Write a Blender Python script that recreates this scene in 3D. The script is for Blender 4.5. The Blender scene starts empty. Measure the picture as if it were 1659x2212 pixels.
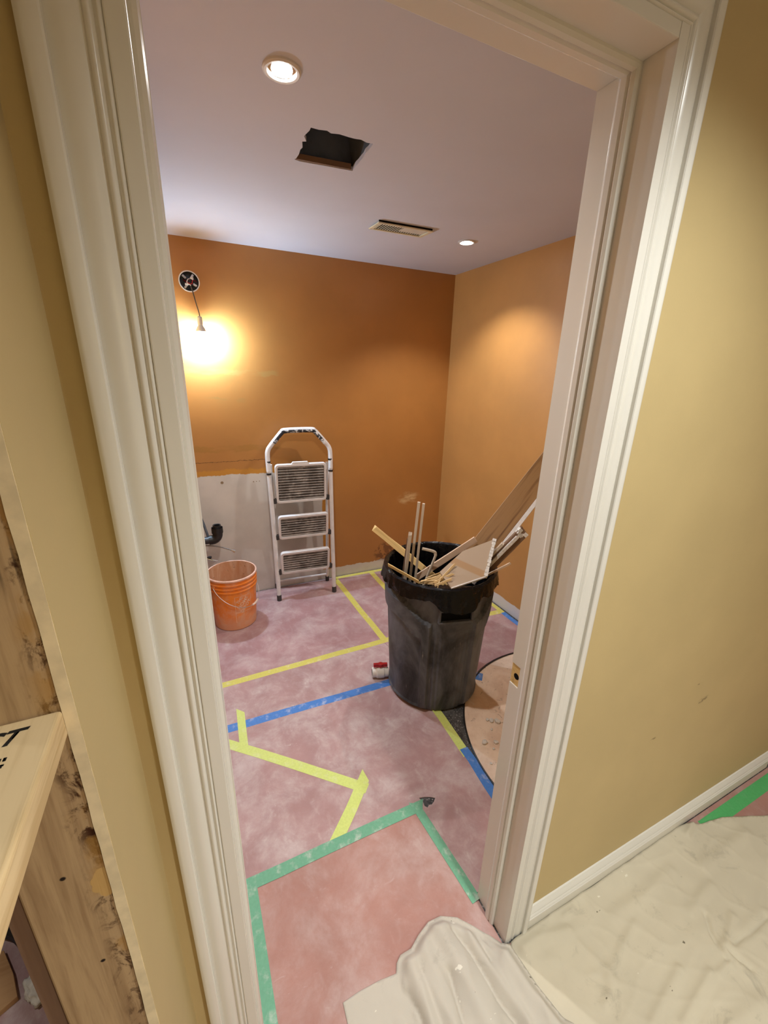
import bpy, bmesh, math, random
from mathutils import Vector, Matrix, noise as mnoise
random.seed(7)
S = bpy.context.scene
C = S.collection
PI = math.pi

# ------------------------------------------------------------------ camera, world, exposure
CAM_POS = Vector((0, 0, 1.6))
F_PX = 897.1                                     # focal length in pixels of the 1659 x 2212 frame
right = Vector((0.9068, -0.4208, 0.0253)).normalized()
down = Vector((-0.1127, -0.3000, -0.9472))
down = (down - right * down.dot(right)).normalized()
fwd = right.cross(down)
cam_d = bpy.data.cameras.new('camera')
cam = bpy.data.objects.new('camera', cam_d)
C.objects.link(cam)
m3 = Matrix((right, -down, -fwd)).transposed()
cam.matrix_world = Matrix.Translation(CAM_POS) @ m3.to_4x4()
cam_d.sensor_fit = 'VERTICAL'
cam_d.sensor_height = 24.0
cam_d.sensor_width = 18.0
cam_d.lens = F_PX / 2212 * 24.0
cam_d.clip_start = 0.02
S.camera = cam

world = bpy.data.worlds.new('world')
S.world = world
world.use_nodes = True
world.node_tree.nodes['Background'].inputs[0].default_value = (0.9, 0.8, 0.7, 1)
world.node_tree.nodes['Background'].inputs[1].default_value = 0.02

S.view_settings.view_transform = 'Standard'
S.view_settings.look = 'None'
S.view_settings.gamma = 1
S.view_settings.use_curve_mapping = False
S.view_settings.exposure = 0.0

POT_WARM = (1.0, 0.975, 0.95)
BULB_COOL = (0.56, 0.78, 1.0)
HALL_WARM = (0.97, 1.0, 0.97)
POT_1_W, POT_2_W, BULB_RAD, HALL_A_W, HALL_B_W = 58.0, 50.0, 1550.0, 76.0, 155.0

# ------------------------------------------------------------------ material helper
class G:
    def __init__(s, name, rough=0.6, spec=0.5, metal=0.0):
        s.m = bpy.data.materials.new(name)
        s.m.use_nodes = True
        s.t = s.m.node_tree
        s.b = s.t.nodes['Principled BSDF']
        s.b.inputs['Roughness'].default_value = rough
        s.b.inputs['Specular IOR Level'].default_value = spec
        s.b.inputs['Metallic'].default_value = metal
        tc = s.t.nodes.new('ShaderNodeTexCoord')
        s.o = tc.outputs['Object']
        s._sep = None
    def put(s, sock, v):
        if hasattr(v, 'is_linked') or isinstance(v, bpy.types.NodeSocket):
            s.t.links.new(v, sock)
        elif isinstance(v, (tuple, list)) and len(v) == 3 and sock.type == 'RGBA':
            sock.default_value = (*v, 1)
        else:
            sock.default_value = v
    def xyz(s):
        if not s._sep:
            n = s.t.nodes.new('ShaderNodeSeparateXYZ')
            s.t.links.new(s.o, n.inputs[0])
            s._sep = n.outputs
        return s._sep
    def math(s, op, a, b=None, c=None):
        n = s.t.nodes.new('ShaderNodeMath')
        n.operation = op
        for i, v in enumerate((a, b, c)):
            if v is not None:
                s.put(n.inputs[i], v)
        return n.outputs[0]
    def scale(s, v):
        n = s.t.nodes.new('ShaderNodeMapping')
        s.t.links.new(s.o, n.inputs[0])
        n.inputs['Scale'].default_value = v
        return n.outputs[0]
    def noise(s, sc, det=4, rough=0.55, vec=None, dist=0.0):
        n = s.t.nodes.new('ShaderNodeTexNoise')
        s.t.links.new(vec or s.o, n.inputs['Vector'])
        n.inputs['Scale'].default_value = sc
        n.inputs['Detail'].default_value = det
        n.inputs['Roughness'].default_value = rough
        n.inputs['Distortion'].default_value = dist
        return n.outputs[0]
    def mr(s, v, a, b, c=0.0, d=1.0, smooth=True):
        n = s.t.nodes.new('ShaderNodeMapRange')
        if smooth:
            n.interpolation_type = 'SMOOTHSTEP'
        s.put(n.inputs[0], v)
        for i, q in enumerate((a, b, c, d)):
            s.put(n.inputs[1 + i], q)
        return n.outputs[0]
    def mix(s, f, a, b):
        n = s.t.nodes.new('ShaderNodeMix')
        n.data_type = 'RGBA'
        s.put(n.inputs[0], f)
        s.put(n.inputs[6], a)
        s.put(n.inputs[7], b)
        return n.outputs[2]
    def mul(s, *a):
        r = a[0]
        for q in a[1:]:
            r = s.math('MULTIPLY', r, q)
        return r
    def mx(s, *a):
        r = a[0]
        for q in a[1:]:
            r = s.math('MAXIMUM', r, q)
        return r
    def band(s, v, lo, hi, soft=0.004):
        return s.mul(s.mr(v, lo - soft, lo + soft), s.mr(v, hi - soft, hi + soft, 1.0, 0.0))
    def col(s, v):
        s.put(s.b.inputs['Base Color'], v)
        return s
    def rough(s, v):
        s.put(s.b.inputs['Roughness'], v)
        return s
    def bump(s, h, strength=0.3, dist=0.002):
        n = s.t.nodes.new('ShaderNodeBump')
        n.inputs['Strength'].default_value = strength
        n.inputs['Distance'].default_value = dist
        s.put(n.inputs['Height'], h)
        s.t.links.new(n.outputs[0], s.b.inputs['Normal'])
        return s
    def emit(s, c, k):
        s.b.inputs['Emission Color'].default_value = (*c, 1)
        s.b.inputs['Emission Strength'].default_value = k
        return s

def simple(name, c, rough=0.6, spec=0.5, metal=0.0, var=0.12, sc=14, bump=0.0, bsc=80):
    g = G(name, rough, spec, metal)
    n = g.noise(sc, 5)
    dark = tuple(x * (1 - var) for x in c)
    lite = tuple(min(1, x * (1 + var)) for x in c)
    g.col(g.mix(g.mr(n, .3, .7), dark, lite))
    if bump:
        g.bump(g.noise(bsc, 3), bump, 0.001)
    return g.m

# --- paints
CARAMEL = (0.45, 0.197, 0.050)
DRYWALL = (0.68, 0.63, 0.57)

def caramel_wall(name, extra=None, CARAMEL=CARAMEL):
    g = G(name, 0.42, 0.5)
    n = g.noise(3.0, 5)
    base = g.mix(g.mr(n, .3, .7), tuple(x * .93 for x in CARAMEL), tuple(x * 1.05 for x in CARAMEL))
    if extra:
        base = extra(g, base)
    g.col(base)
    g.bump(g.noise(190, 3), 0.12, 0.0012)
    return g.m

def back_extra(g, base):
    x, y, z = g.xyz()
    wob = g.math('MULTIPLY', g.math('SUBTRACT', g.noise(9, 4), .5), .05)
    fine = g.math('MULTIPLY', g.math('SUBTRACT', g.noise(55, 3), .5), .02)
    zz = g.math('ADD', g.math('ADD', z, wob), fine)
    xx = g.math('ADD', x, g.math('MULTIPLY', wob, .5))
    # older, yellower coat around the vanity footprint
    halo = g.mul(g.mr(zz, .94, .955, 1, 0), g.mr(xx, .89, .90, 1, 0))
    base = g.mix(g.mul(halo, .8), base, (0.60, 0.27, 0.035))
    bare = g.mul(g.mr(zz, .908, .914, 1, 0), g.mr(xx, .862, .868, 1, 0))
    skirt = g.mr(zz, .082, .088, 1, 0)
    dry = g.mix(g.mr(g.noise(5, 4), .35, .7), DRYWALL, tuple(v * .88 for v in DRYWALL))
    base = g.mix(g.mx(bare, skirt), base, dry)
    # filler smears left by the old fittings
    def smear(z0, h, x0, x1, col, k):
        nonlocal base
        mk = g.mul(g.band(zz, z0 - h, z0 + h, .006), g.band(xx, x0, x1, .02), g.mr(g.noise(16, 5, vec=g.scale((.35, 1, 1))), .36, .56), k)
        base = g.mix(mk, base, col)
    smear(1.575, .016, -.1, .58, (0.42, 0.24, 0.07), .8)
    smear(1.402, .014, -.1, .36, (0.38, 0.21, 0.06), .8)
    smear(1.09, .020, -.1, .58, (0.36, 0.17, 0.035), .7)
    crack = g.mul(g.band(g.math('ADD', z, fine), 1.003, 1.0065, .001), g.band(x, -.1, .49, .01))
    base = g.mix(g.mul(crack, .85), base, (0.12, 0.05, 0.02))
    # skimmed patch close to the corner
    dx = g.math('DIVIDE', g.math('SUBTRACT', xx, 1.62), .13)
    dz = g.math('DIVIDE', g.math('SUBTRACT', zz, .61), .06)
    rr = g.math('ADD', g.math('MULTIPLY', dx, dx), g.math('MULTIPLY', dz, dz))
    pat = g.mul(g.mr(rr, .1, 1.0, 1, 0), g.mr(g.noise(13, 5, vec=g.scale((.6, 1, 1.4))), .40, .60))
    base = g.mix(g.mul(pat, .85), base, (0.72, 0.50, 0.24))
    # torn brown paper scar by the skirting
    dx = g.math('DIVIDE', g.math('SUBTRACT', xx, 1.40), .10)
    dz = g.math('DIVIDE', g.math('SUBTRACT', zz, .15), .09)
    rr = g.math('ADD', g.math('MULTIPLY', dx, dx), g.math('MULTIPLY', dz, dz))
    sc = g.mul(g.mr(rr, .4, 1.1, 1, 0), g.mr(g.noise(30, 5), .46, .52))
    base = g.mix(g.mul(sc, .8), base, (0.16, 0.065, 0.02))
    # screw dents
    for px, pz, r in ((.17, .862, .012), (.375, .852, .005), (.395, .852, .004), (.415, .853, .004)):
        d = g.math('ADD', g.math('POWER', g.math('SUBTRACT', x, px), 2.0), g.math('POWER', g.math('SUBTRACT', z, pz), 2.0))
        base = g.mix(g.mr(d, (r * .6) ** 2, r * r, .9, 0), base, (0.25, 0.15, 0.06))
    return base

def right_extra(g, base):
    x, y, z = g.xyz()
    wob = g.math('MULTIPLY', g.math('SUBTRACT', g.noise(14, 5), .5), .022)
    zz = g.math('ADD', z, wob)
    return g.mix(g.mr(zz, .078, .084, 1, 0), base, (0.66, 0.63, 0.62))

def tan_wall():
    g = G('tan wall paint', 0.55, 0.35)
    x, y, z = g.xyz()
    c = (0.56, 0.435, 0.215)
    base = g.mix(g.mr(g.noise(2.5, 4), .3, .7), tuple(v * .95 for v in c), tuple(v * 1.04 for v in c))
    for px, pz, sx, sz in ((1.176, .562, .016, .006), (1.35, .71, .013, .003), (1.40, .63, .03, .012)):
        dx = g.math('DIVIDE', g.math('SUBTRACT', g.math('ADD', x, g.math('MULTIPLY', z, -.9)), px - .9 * pz), sx)
        dz = g.math('DIVIDE', g.math('SUBTRACT', z, pz), sz)
        d = g.math('ADD', g.math('MULTIPLY', dx, dx), g.math('MULTIPLY', dz, dz))
        k = g.mul(g.mr(d, .2, 1.2, 1, 0), g.mr(g.noise(60, 4), .4, .6), .75)
        base = g.mix(k, base, (0.20, 0.14, 0.07))
    g.col(base)
    g.bump(g.noise(200, 3), 0.10, 0.0012)
    return g.m

def trim_white():
    g = G('glossy white trim paint', 0.22, 0.5)
    c = (0.78, 0.755, 0.69)
    base = g.mix(g.mr(g.noise(4, 4), .3, .7), tuple(v * .97 for v in c), c)
    chip = g.mr(g.noise(34, 4, vec=g.scale((1, 1, .35))), .76, .79)
    g.col(g.mix(g.mul(chip, .35), base, (0.42, 0.37, 0.30)))
    g.bump(g.noise(30, 3, vec=g.scale((1, 1, .12))), 0.05, 0.001)
    return g.m

def paper(name, c, dust):
    g = G(name, 0.75, 0.25)
    base = g.mix(g.mr(g.noise(4, 5), .3, .7), tuple(v * .90 for v in c), tuple(min(1, v * 1.06) for v in c))
    base = g.mix(g.mul(g.mr(g.noise(300, 2), .55, .75), .22), base, tuple(v * .75 for v in c))
    d1 = g.mr(g.noise(5.5, 7, .68, dist=.3), .36, .76)
    d2 = g.mr(g.noise(20, 6, .65, vec=g.scale((1, .6, 1)), dist=.5), .52, .78)
    d3 = g.mr(g.noise(30, 4, .6, vec=g.scale((.6, 1.3, 1)), dist=1.6), .64, .76)
    k = g.math('MINIMUM', g.math('ADD', g.mul(d1, .75 * dust), g.math('ADD', g.mul(d2, .35 * dust), g.mul(d3, .4 * dust))), .85)
    g.col(g.mix(k, base, (0.70, 0.62, 0.60)))
    g.bump(g.noise(7, 4), 0.25, 0.006)
    return g.m

def tape(name, c, dust=.35):
    g = G(name, 0.55, 0.3)
    base = g.mix(g.mr(g.noise(120, 3), .35, .65), tuple(v * .93 for v in c), c)
    k = g.mul(g.mr(g.noise(22, 6, .65), .5, .72), dust)
    g.col(g.mix(k, base, (0.78, 0.72, 0.68)))
    g.bump(g.noise(140, 2, vec=g.scale((1, .2, 1))), 0.15, 0.0006)
    return g.m

def wood(name, c, dark, grain=22, k=.6, rough=.6, axis=0):
    g = G(name, rough, 0.3)
    sv = [1, 1, 1]
    sv[axis] = .05
    n = g.noise(grain, 5, .6, vec=g.scale(tuple(sv)), dist=.4)
    n2 = g.noise(grain * 4, 3, .5, vec=g.scale(tuple(sv)))
    f = g.math('MINIMUM', g.math('ADD', g.mul(g.mr(n, .45, .68), k), g.mul(g.mr(n2, .5, .8), k * .4)), 1.0)
    g.col(g.mix(f, c, dark))
    g.bump(n, 0.12, 0.001)
    return g.m

def stud_mat():
    g = G('weathered stud wood', 0.75, 0.2)
    x, y, z = g.xyz()
    n = g.noise(60, 5, .6, vec=g.scale((1, 1, .05)), dist=.5)
    n2 = g.noise(190, 3, .5, vec=g.scale((1, 1, .06)))
    base = g.mix(g.math('MINIMUM', g.math('ADD', g.mul(g.mr(n, .42, .7), .6), g.mul(g.mr(n2, .5, .75), .4)), 1), (0.50, 0.34, 0.18), (0.26, 0.15, 0.07))
    # dark stain along the edge next to the board (local x grows towards the board)
    edge = g.mr(g.math('ADD', x, g.math('MULTIPLY', g.math('SUBTRACT', g.noise(30, 5), .5), .03)), .010, .030)
    blot = g.mr(g.noise(48, 6, .7, vec=g.scale((1, 1, .55)), dist=.8), .47, .60)
    high = g.mr(z, .45, 1.2, .35, 1.0)
    base = g.mix(g.mul(edge, blot, high), base, (0.055, 0.018, 0.006))
    edge2 = g.mul(g.mr(x, .012, .03), g.mr(g.noise(25, 4, vec=g.scale((1, 1, .6))), .5, .6), .6)
    base = g.mix(edge2, base, (0.42, 0.22, 0.05))
    # dark resin streaks high up
    st = g.mul(g.mr(z, 1.43, 1.47), g.mr(g.noise(70, 3, vec=g.scale((1, 1, .03))), .5, .58), g.mr(x, -.02, .01))
    base = g.mix(g.mul(st, .9), base, (0.03, 0.012, 0.006))
    # spilled orange foam
    dx = g.math('DIVIDE', g.math('SUBTRACT', g.math('ADD', x, g.math('MULTIPLY', g.math('SUBTRACT', g.noise(45, 3), .5), .022)), .028), .009)
    dz = g.math('DIVIDE', g.math('SUBTRACT', g.math('ADD', z, g.math('MULTIPLY', g.noise(60, 3), .01)), 1.125), .022)
    d = g.math('ADD', g.math('MULTIPLY', dx, dx), g.math('MULTIPLY', dz, dz))
    base = g.mix(g.mr(d, .8, 1.0, 1, 0), base, (0.58, 0.36, 0.13))
    for px, pz, r in ((-.004, 1.375, .0026), (.0, 1.145, .0024), (.010, 1.01, .0022)):
        d = g.math('ADD', g.math('POWER', g.math('SUBTRACT', x, px), 2.0), g.math('POWER', g.math('SUBTRACT', z, pz), 2.0))
        base = g.mix(g.mr(d, (r * .6) ** 2, (r * 1.3) ** 2, 1, 0), base, (0.02, 0.012, 0.008))
    g.col(base)
    g.bump(n, 0.3, 0.002)
    return g.m

def canvas(name, c, dirt):
    g = G(name, 0.9, 0.15)
    base = g.mix(g.mr(g.noise(5, 5), .3, .7), tuple(v * .92 for v in c), c)
    k = g.mul(g.mr(g.noise(10, 6, .7, dist=.7), .56, .72), dirt)
    base = g.mix(k, base, tuple(v * .60 for v in c))
    s = g.mr(g.noise(38, 3, .5), .74, .76)
    base = g.mix(g.mul(s, .8), base, (0.10, 0.08, 0.05))
    w = g.mr(g.noise(20, 3, .5, vec=g.scale((1, 1.3, 1))), .715, .735)
    base = g.mix(g.mul(w, .7), base, (0.85, 0.80, 0.68))
    g.col(base)
    g.bump(g.noise(700, 2), 0.25, 0.0006)
    return g.m

def bin_mat():
    g = G('dusty black bin plastic', 0.5, 0.22)
    x, y, z = g.xyz()
    base = g.mix(g.mr(g.noise(6, 5), .3, .7), (0.024, 0.025, 0.028), (0.036, 0.036, 0.039))
    k = g.mul(g.mr(g.noise(5, 5, .6, vec=g.scale((1, 1, .6)), dist=.5), .30, .70), .75)
    base = g.mix(k, base, (0.22, 0.235, 0.27))
    dr = g.mul(g.mr(g.noise(60, 4, .6, vec=g.scale((1, 1, .12)), dist=.6), .66, .74), g.mr(g.noise(8, 3), .45, .6), .5)
    base = g.mix(dr, base, (0.50, 0.48, 0.46))
    g.col(base)
    g.bump(g.noise(120, 3), 0.12, 0.001)
    return g.m

def liner_mat():
    g = G('black liner plastic', 0.14, 0.28)
    g.col(g.mix(g.mr(g.noise(20, 4), .55, .75), (0.005, 0.005, 0.006), (0.014, 0.014, 0.015)))
    g.bump(g.noise(32, 4, .55, dist=1.5), 0.55, 0.006)
    return g.m

def bucket_mat():
    g = G('dusty orange bucket plastic', 0.45, 0.4)
    x, y, z = g.xyz()
    base = g.mix(g.mr(g.noise(8, 4), .3, .7), (0.80, 0.20, 0.016), (0.86, 0.26, 0.03))
    k = g.mul(g.mr(g.noise(11, 6, .68, dist=.6), .40, .68), .70)
    base = g.mix(k, base, (0.74, 0.42, 0.27))
    low = g.mul(g.mr(g.math('ADD', z, g.math('MULTIPLY', g.noise(14, 4), .10)), .06, .20, 1, 0), .7)
    base = g.mix(low, base, (0.62, 0.34, 0.22))
    g.col(base)
    return g.m

def bucket_in_mat():
    g = G('mortar stained bucket inside', 0.7, 0.3)
    base = g.mix(g.mr(g.noise(12, 6, .65, vec=g.scale((1, 1, .25)), dist=.6), .35, .65), (0.74, 0.52, 0.38), (0.60, 0.30, 0.16))
    sp = g.mr(g.noise(60, 4, .6), .64, .70)
    g.col(g.mix(g.mul(sp, .8), base, (0.22, 0.09, 0.04)))
    return g.m

def mat_rib(name, a, b, k0):
    g = G(name, 0.75, 0.25)
    k1 = g.mr(g.noise(7, 5, .65, dist=.6), .38, .66)
    k2 = g.mr(g.noise(55, 5, .65, vec=g.scale((.4, 1, 1))), .52, .66)
    k = g.math('MINIMUM', g.math('ADD', g.math('ADD', g.mul(k1, .4), g.mul(k2, .45)), k0), .95)
    g.col(g.mix(k, a, b))
    g.bump(g.noise(120, 4), 0.4, 0.001)
    return g.m

def grip_mat():
    g = G('paint spattered black foam grip', 0.6, 0.3)
    x, y, z = g.xyz()
    k = g.mr(g.noise(26, 6, .7, dist=.8), .51, .56)
    g.col(g.mix(k, (0.03, 0.032, 0.04), (0.74, 0.74, 0.74)))
    g.bump(k, .4, .001)
    return g.m

def vinyl_mat():
    g = G('dark speckled vinyl floor', 0.55, 0.4)
    base = g.mix(g.mr(g.noise(14, 6, .7), .4, .65), (0.035, 0.034, 0.034), (0.11, 0.105, 0.10))
    sp = g.mr(g.noise(130, 4, .7), .58, .66)
    g.col(g.mix(g.mul(sp, .8), base, (0.50, 0.47, 0.45)))
    return g.m

def subfloor_mat():
    g = G('dusty plywood subfloor', 0.8, 0.2)
    base = g.mix(g.mr(g.noise(6, 6, .65, dist=.5), .38, .65), (0.84, 0.68, 0.54), (0.72, 0.54, 0.41))
    dk = g.mul(g.mr(g.noise(26, 6, .7, dist=1.0), .58, .68), .6)
    base = g.mix(dk, base, (0.22, 0.13, 0.08))
    wh = g.mul(g.mr(g.noise(16, 6, .7), .58, .72), .6)
    g.col(g.mix(wh, base, (0.80, 0.73, 0.66)))
    g.bump(g.noise(40, 4), 0.2, 0.003)
    return g.m

M = {}
M['back'] = caramel_wall('caramel wall paint with bare patches', back_extra)
M['rightw'] = caramel_wall('caramel wall paint', right_extra, (0.50, 0.25, 0.075))  # same caramel made paler, light sheen put into the colour
M['tan'] = tan_wall()
M['ceil'] = simple('flat ceiling white', (0.635, 0.64, 0.72), 0.9, 0.1, var=.02, sc=3, bump=.08, bsc=220)
M['trim'] = trim_white()
M['pink'] = paper('pink rosin paper', (0.42, 0.255, 0.245), .8)
M['pinkm'] = paper('mauve rosin paper', (0.40, 0.225, 0.225), .6)
M['pinkr'] = paper('red rosin paper', (0.43, 0.225, 0.185), .45)
M['vinyl'] = vinyl_mat()
M['sub'] = subfloor_mat()
M['yel'] = tape('yellow masking tape', (0.66, 0.60, 0.13))
M['lime'] = tape('lime green tape', (0.64, 0.72, 0.20), .2)
M['blue'] = tape('blue painter tape', (0.075, 0.22, 0.58), .45)
M['green'] = tape('green painter tape', (0.16, 0.40, 0.25), .45)
M['greenb'] = tape('bright green painter tape', (0.10, 0.45, 0.15), .05)
M['stud'] = stud_mat()
M['lumber'] = wood('new spruce lumber', (0.76, 0.58, 0.33), (0.52, 0.35, 0.16), 55, .7, .6, 1)
M['gyp'] = simple('cut drywall edge', (0.80, 0.66, 0.42), .85, .1, var=.10, sc=40)
M['brownw'] = wood('brown painted board edge', (0.24, 0.14, 0.085), (0.15, 0.08, 0.045), 30, .6, .7, 2)
M['ink'] = simple('black lumber stamp ink', (0.018, 0.016, 0.014), .8, .2, var=.2)
M['khaki'] = canvas('khaki canvas', (0.64, 0.575, 0.445), .5)
M['cream'] = canvas('cream canvas', (0.57, 0.515, 0.43), .35)
M['bin'] = bin_mat()
M['liner'] = liner_mat()
M['black'] = simple('black plastic', (0.014, 0.014, 0.016), .38, .5, var=.2)
M['void'] = simple('dark slot', (0.006, 0.006, 0.006), .8, .1)
M['bucket'] = bucket_mat()
M['bucketin'] = bucket_in_mat()
M['brim'] = simple('worn bucket rim', (0.84, 0.54, 0.42), .5, .4, var=.15, sc=30)
M['logo'] = simple('faded bucket print', (0.80, 0.52, 0.36), .6, .3, var=.15, sc=60)
M['wire'] = simple('galvanised wire', (0.62, 0.60, 0.58), .35, .5, .8)
M['chrome'] = simple('chrome', (0.75, 0.75, 0.76), .15, .5, 1.0, var=.05)
M['braid'] = simple('braided supply hose', (0.28, 0.27, 0.26), .35, .5, .7, var=.4, sc=260)
M['galv'] = simple('galvanised box steel', (0.55, 0.57, 0.62), .30, .5, .9, var=.3, sc=30)
M['duct'] = simple('dull duct metal', (0.15, 0.16, 0.19), .5, .5, .3, var=.35, sc=9)
M['ladder'] = simple('white ladder enamel', (0.76, 0.74, 0.74), .35, .5, var=.06, sc=20)
M['foot'] = simple('grey rubber foot', (0.055, 0.05, 0.05), .7, .3)
M['tread'] = mat_rib('grimy grey step tread', (0.055, 0.05, 0.046), (0.34, 0.31, 0.29), 0.0)
M['rib'] = mat_rib('paint spattered tread rib', (0.20, 0.185, 0.17), (0.68, 0.64, 0.61), .12)
M['grip'] = grip_mat()
M['pvc'] = simple('white pvc', (0.80, 0.77, 0.70), .35, .5, var=.06)
M['red'] = simple('red valve plastic', (0.42, 0.012, 0.015), .35, .5, var=.1)
M['register'] = simple('aged cream register enamel', (0.72, 0.66, 0.48), .45, .4, var=.1)
M['regshade'] = simple('register shade black', (0.012, 0.009, 0.007), .9, .1)
M['spruce'] = wood('yellow spruce offcut', (0.74, 0.53, 0.22), (0.50, 0.31, 0.10), 60, .6, .7)
M['splint'] = wood('pale splintered wood', (0.78, 0.57, 0.30), (0.52, 0.32, 0.12), 70, .6, .8)
M['mdf'] = wood('painted casing back', (0.70, 0.61, 0.50), (0.50, 0.41, 0.31), 60, .5, .7)
M['brownb'] = wood('brown hardwood board', (0.31, 0.165, 0.06), (0.13, 0.055, 0.015), 30, .9, .5)
M['pinkb'] = wood('raw pinkish board', (0.72, 0.53, 0.38), (0.55, 0.35, 0.22), 40, .6, .7)
M['whitep'] = simple('white painted moulding', (0.74, 0.71, 0.68), .45, .4, var=.08, sc=30)
M['dkwood'] = wood('dark old board', (0.22, 0.13, 0.08), (0.11, 0.06, 0.03), 40, .7, .75)
M['plast'] = simple('crumbling plaster', (0.72, 0.69, 0.64), .9, .1, var=.15, sc=90, bump=.6, bsc=150)
M['plyscrap'] = wood('orange plywood scrap', (0.52, 0.30, 0.14), (0.34, 0.17, 0.06), 20, .6, .7)
M['rag'] = simple('white rag', (0.72, 0.68, 0.60), .9, .1, var=.15, sc=60)
g = G('bulb glass glow', .4)
g.col((1, 1, 1)); g.emit(BULB_COOL, BULB_RAD); M['bulb'] = g.m
g = G('pot lamp face', .4)
g.col((1, 1, 1)); g.emit(POT_WARM, 60.0); M['lamp'] = g.m
g = G('drywall panel face', .6, .3)
x_, y_, z_ = g.xyz()
stripe = g.band(g.math('ADD', y_, g.math('MULTIPLY', x_, -.12)), -.030, .006, .004)
g.col(g.mix(g.mul(stripe, .75), (0.47, 0.36, 0.26), (0.44, 0.26, 0.12)))
M['panel'] = g.m

# ------------------------------------------------------------------ object helpers
def tag(o, label=None, cat=None, group=None, kind=None):
    for k, v in (('label', label), ('category', cat), ('group', group), ('kind', kind)):
        if v:
            o[k] = v
    return o

def empty(name, loc, rz=0.0):
    o = bpy.data.objects.new(name, None)
    o.location = loc
    o.rotation_euler = (0, 0, rz)
    o.empty_display_size = .05
    C.objects.link(o)
    return o

class MB:
    """collects verts and faces, build() links them as one mesh object"""
    def __init__(s):
        s.v, s.f, s.mi = [], [], []
    def add(s, vs, fs, mi=0):
        o = len(s.v)
        s.v += [tuple(v) for v in vs]
        s.f += [tuple(i + o for i in f) for f in fs]
        s.mi += [mi] * len(fs)
        return s
    def box(s, lo, hi, mat=None, mi=0):
        x0, y0, z0 = lo
        x1, y1, z1 = hi
        vs = [Vector(p) for p in ((x0, y0, z0), (x1, y0, z0), (x1, y1, z0), (x0, y1, z0), (x0, y0, z1), (x1, y0, z1), (x1, y1, z1), (x0, y1, z1))]
        if mat is not None:
            vs = [mat @ v for v in vs]
        return s.add(vs, [(3, 2, 1, 0), (4, 5, 6, 7), (0, 1, 5, 4), (1, 2, 6, 5), (2, 3, 7, 6), (3, 0, 4, 7)], mi)
    def prism(s, poly, z0, z1, mat=None, mi=0):
        n = len(poly)
        vs = [Vector((*p, z0)) for p in poly] + [Vector((*p, z1)) for p in poly]
        if mat is not None:
            vs = [mat @ v for v in vs]
        fs = [tuple(range(n - 1, -1, -1)), tuple(range(n, 2 * n))]
        fs += [(i, (i + 1) % n, n + (i + 1) % n, n + i) for i in range(n)]
        return s.add(vs, fs, mi)
    def lathe(s, prof, n=32, mat=None, mi=0, a0=0.0, a1=2 * PI):
        full = abs(a1 - a0 - 2 * PI) < 1e-6
        cols = n if full else n + 1
        vs = []
        for r, z in prof:
            for i in range(cols):
                a = a0 + (a1 - a0) * i / n
                vs.append(Vector((r * math.cos(a), r * math.sin(a), z)))
        if mat is not None:
            vs = [mat @ v for v in vs]
        fs = []
        for j in range(len(prof) - 1):
            for i in range(n):
                k = (i + 1) % cols
                fs.append((j * cols + i, j * cols + k, (j + 1) * cols + k, (j + 1) * cols + i))
        return s.add(vs, fs, mi)
    def tube(s, pts, r, n=10, closed=False, sx=1.0, mi=0):
        pts = [Vector(p) for p in pts]
        m = len(pts)
        rs = r if isinstance(r, (list, tuple)) else [r] * m
        vs, prev = [], None
        for i, p in enumerate(pts):
            a = pts[(i - 1) % m] if (closed or i > 0) else p
            b = pts[(i + 1) % m] if (closed or i < m - 1) else p
            t = (b - a).normalized()
            if prev is None:
                u = t.orthogonal().normalized()
                if abs(t.y) < .9:
                    u = (Vector((0, 1, 0)) - t * t.y).normalized()
            else:
                u = (prev - t * prev.dot(t)).normalized()
            prev = u
            w = t.cross(u)
            for k in range(n):
                an = 2 * PI * k / n
                vs.append(p + u * math.cos(an) * rs[i] * sx + w * math.sin(an) * rs[i])
        fs = []
        for i in range(m if closed else m - 1):
            j = (i + 1) % m
            for k in range(n):
                l = (k + 1) % n
                fs.append((i * n + k, i * n + l, j * n + l, j * n + k))
        if not closed:
            fs.append(tuple(range(n - 1, -1, -1)))
            fs.append(tuple((m - 1) * n + k for k in range(n)))
        return s.add(vs, fs, mi)
    def build(s, name, mat, parent=None, loc=(0, 0, 0), smooth=False, bevel=0.0, seg=2):
        me = bpy.data.meshes.new(name)
        me.from_pydata(s.v, [], s.f)
        bm = bmesh.new()
        bm.from_mesh(me)
        bmesh.ops.recalc_face_normals(bm, faces=bm.faces)
        bm.to_mesh(me)
        bm.free()
        mats = mat if isinstance(mat, (list, tuple)) else [mat]
        for q in mats:
            me.materials.append(M[q] if isinstance(q, str) else q)
        if len(mats) > 1:
            for p, i in zip(me.polygons, s.mi):
                p.material_index = i
        o = bpy.data.objects.new(name, me)
        C.objects.link(o)
        o.location = loc
        if parent:
            o.parent = parent
        if smooth:
            for p in me.polygons:
                p.use_smooth = True
            me.set_sharp_from_angle(angle=math.radians(28))
        if bevel:
            b = o.modifiers.new('bevel', 'BEVEL')
            b.width = bevel
            b.segments = seg
            b.limit_method = 'ANGLE'
        return o

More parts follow.
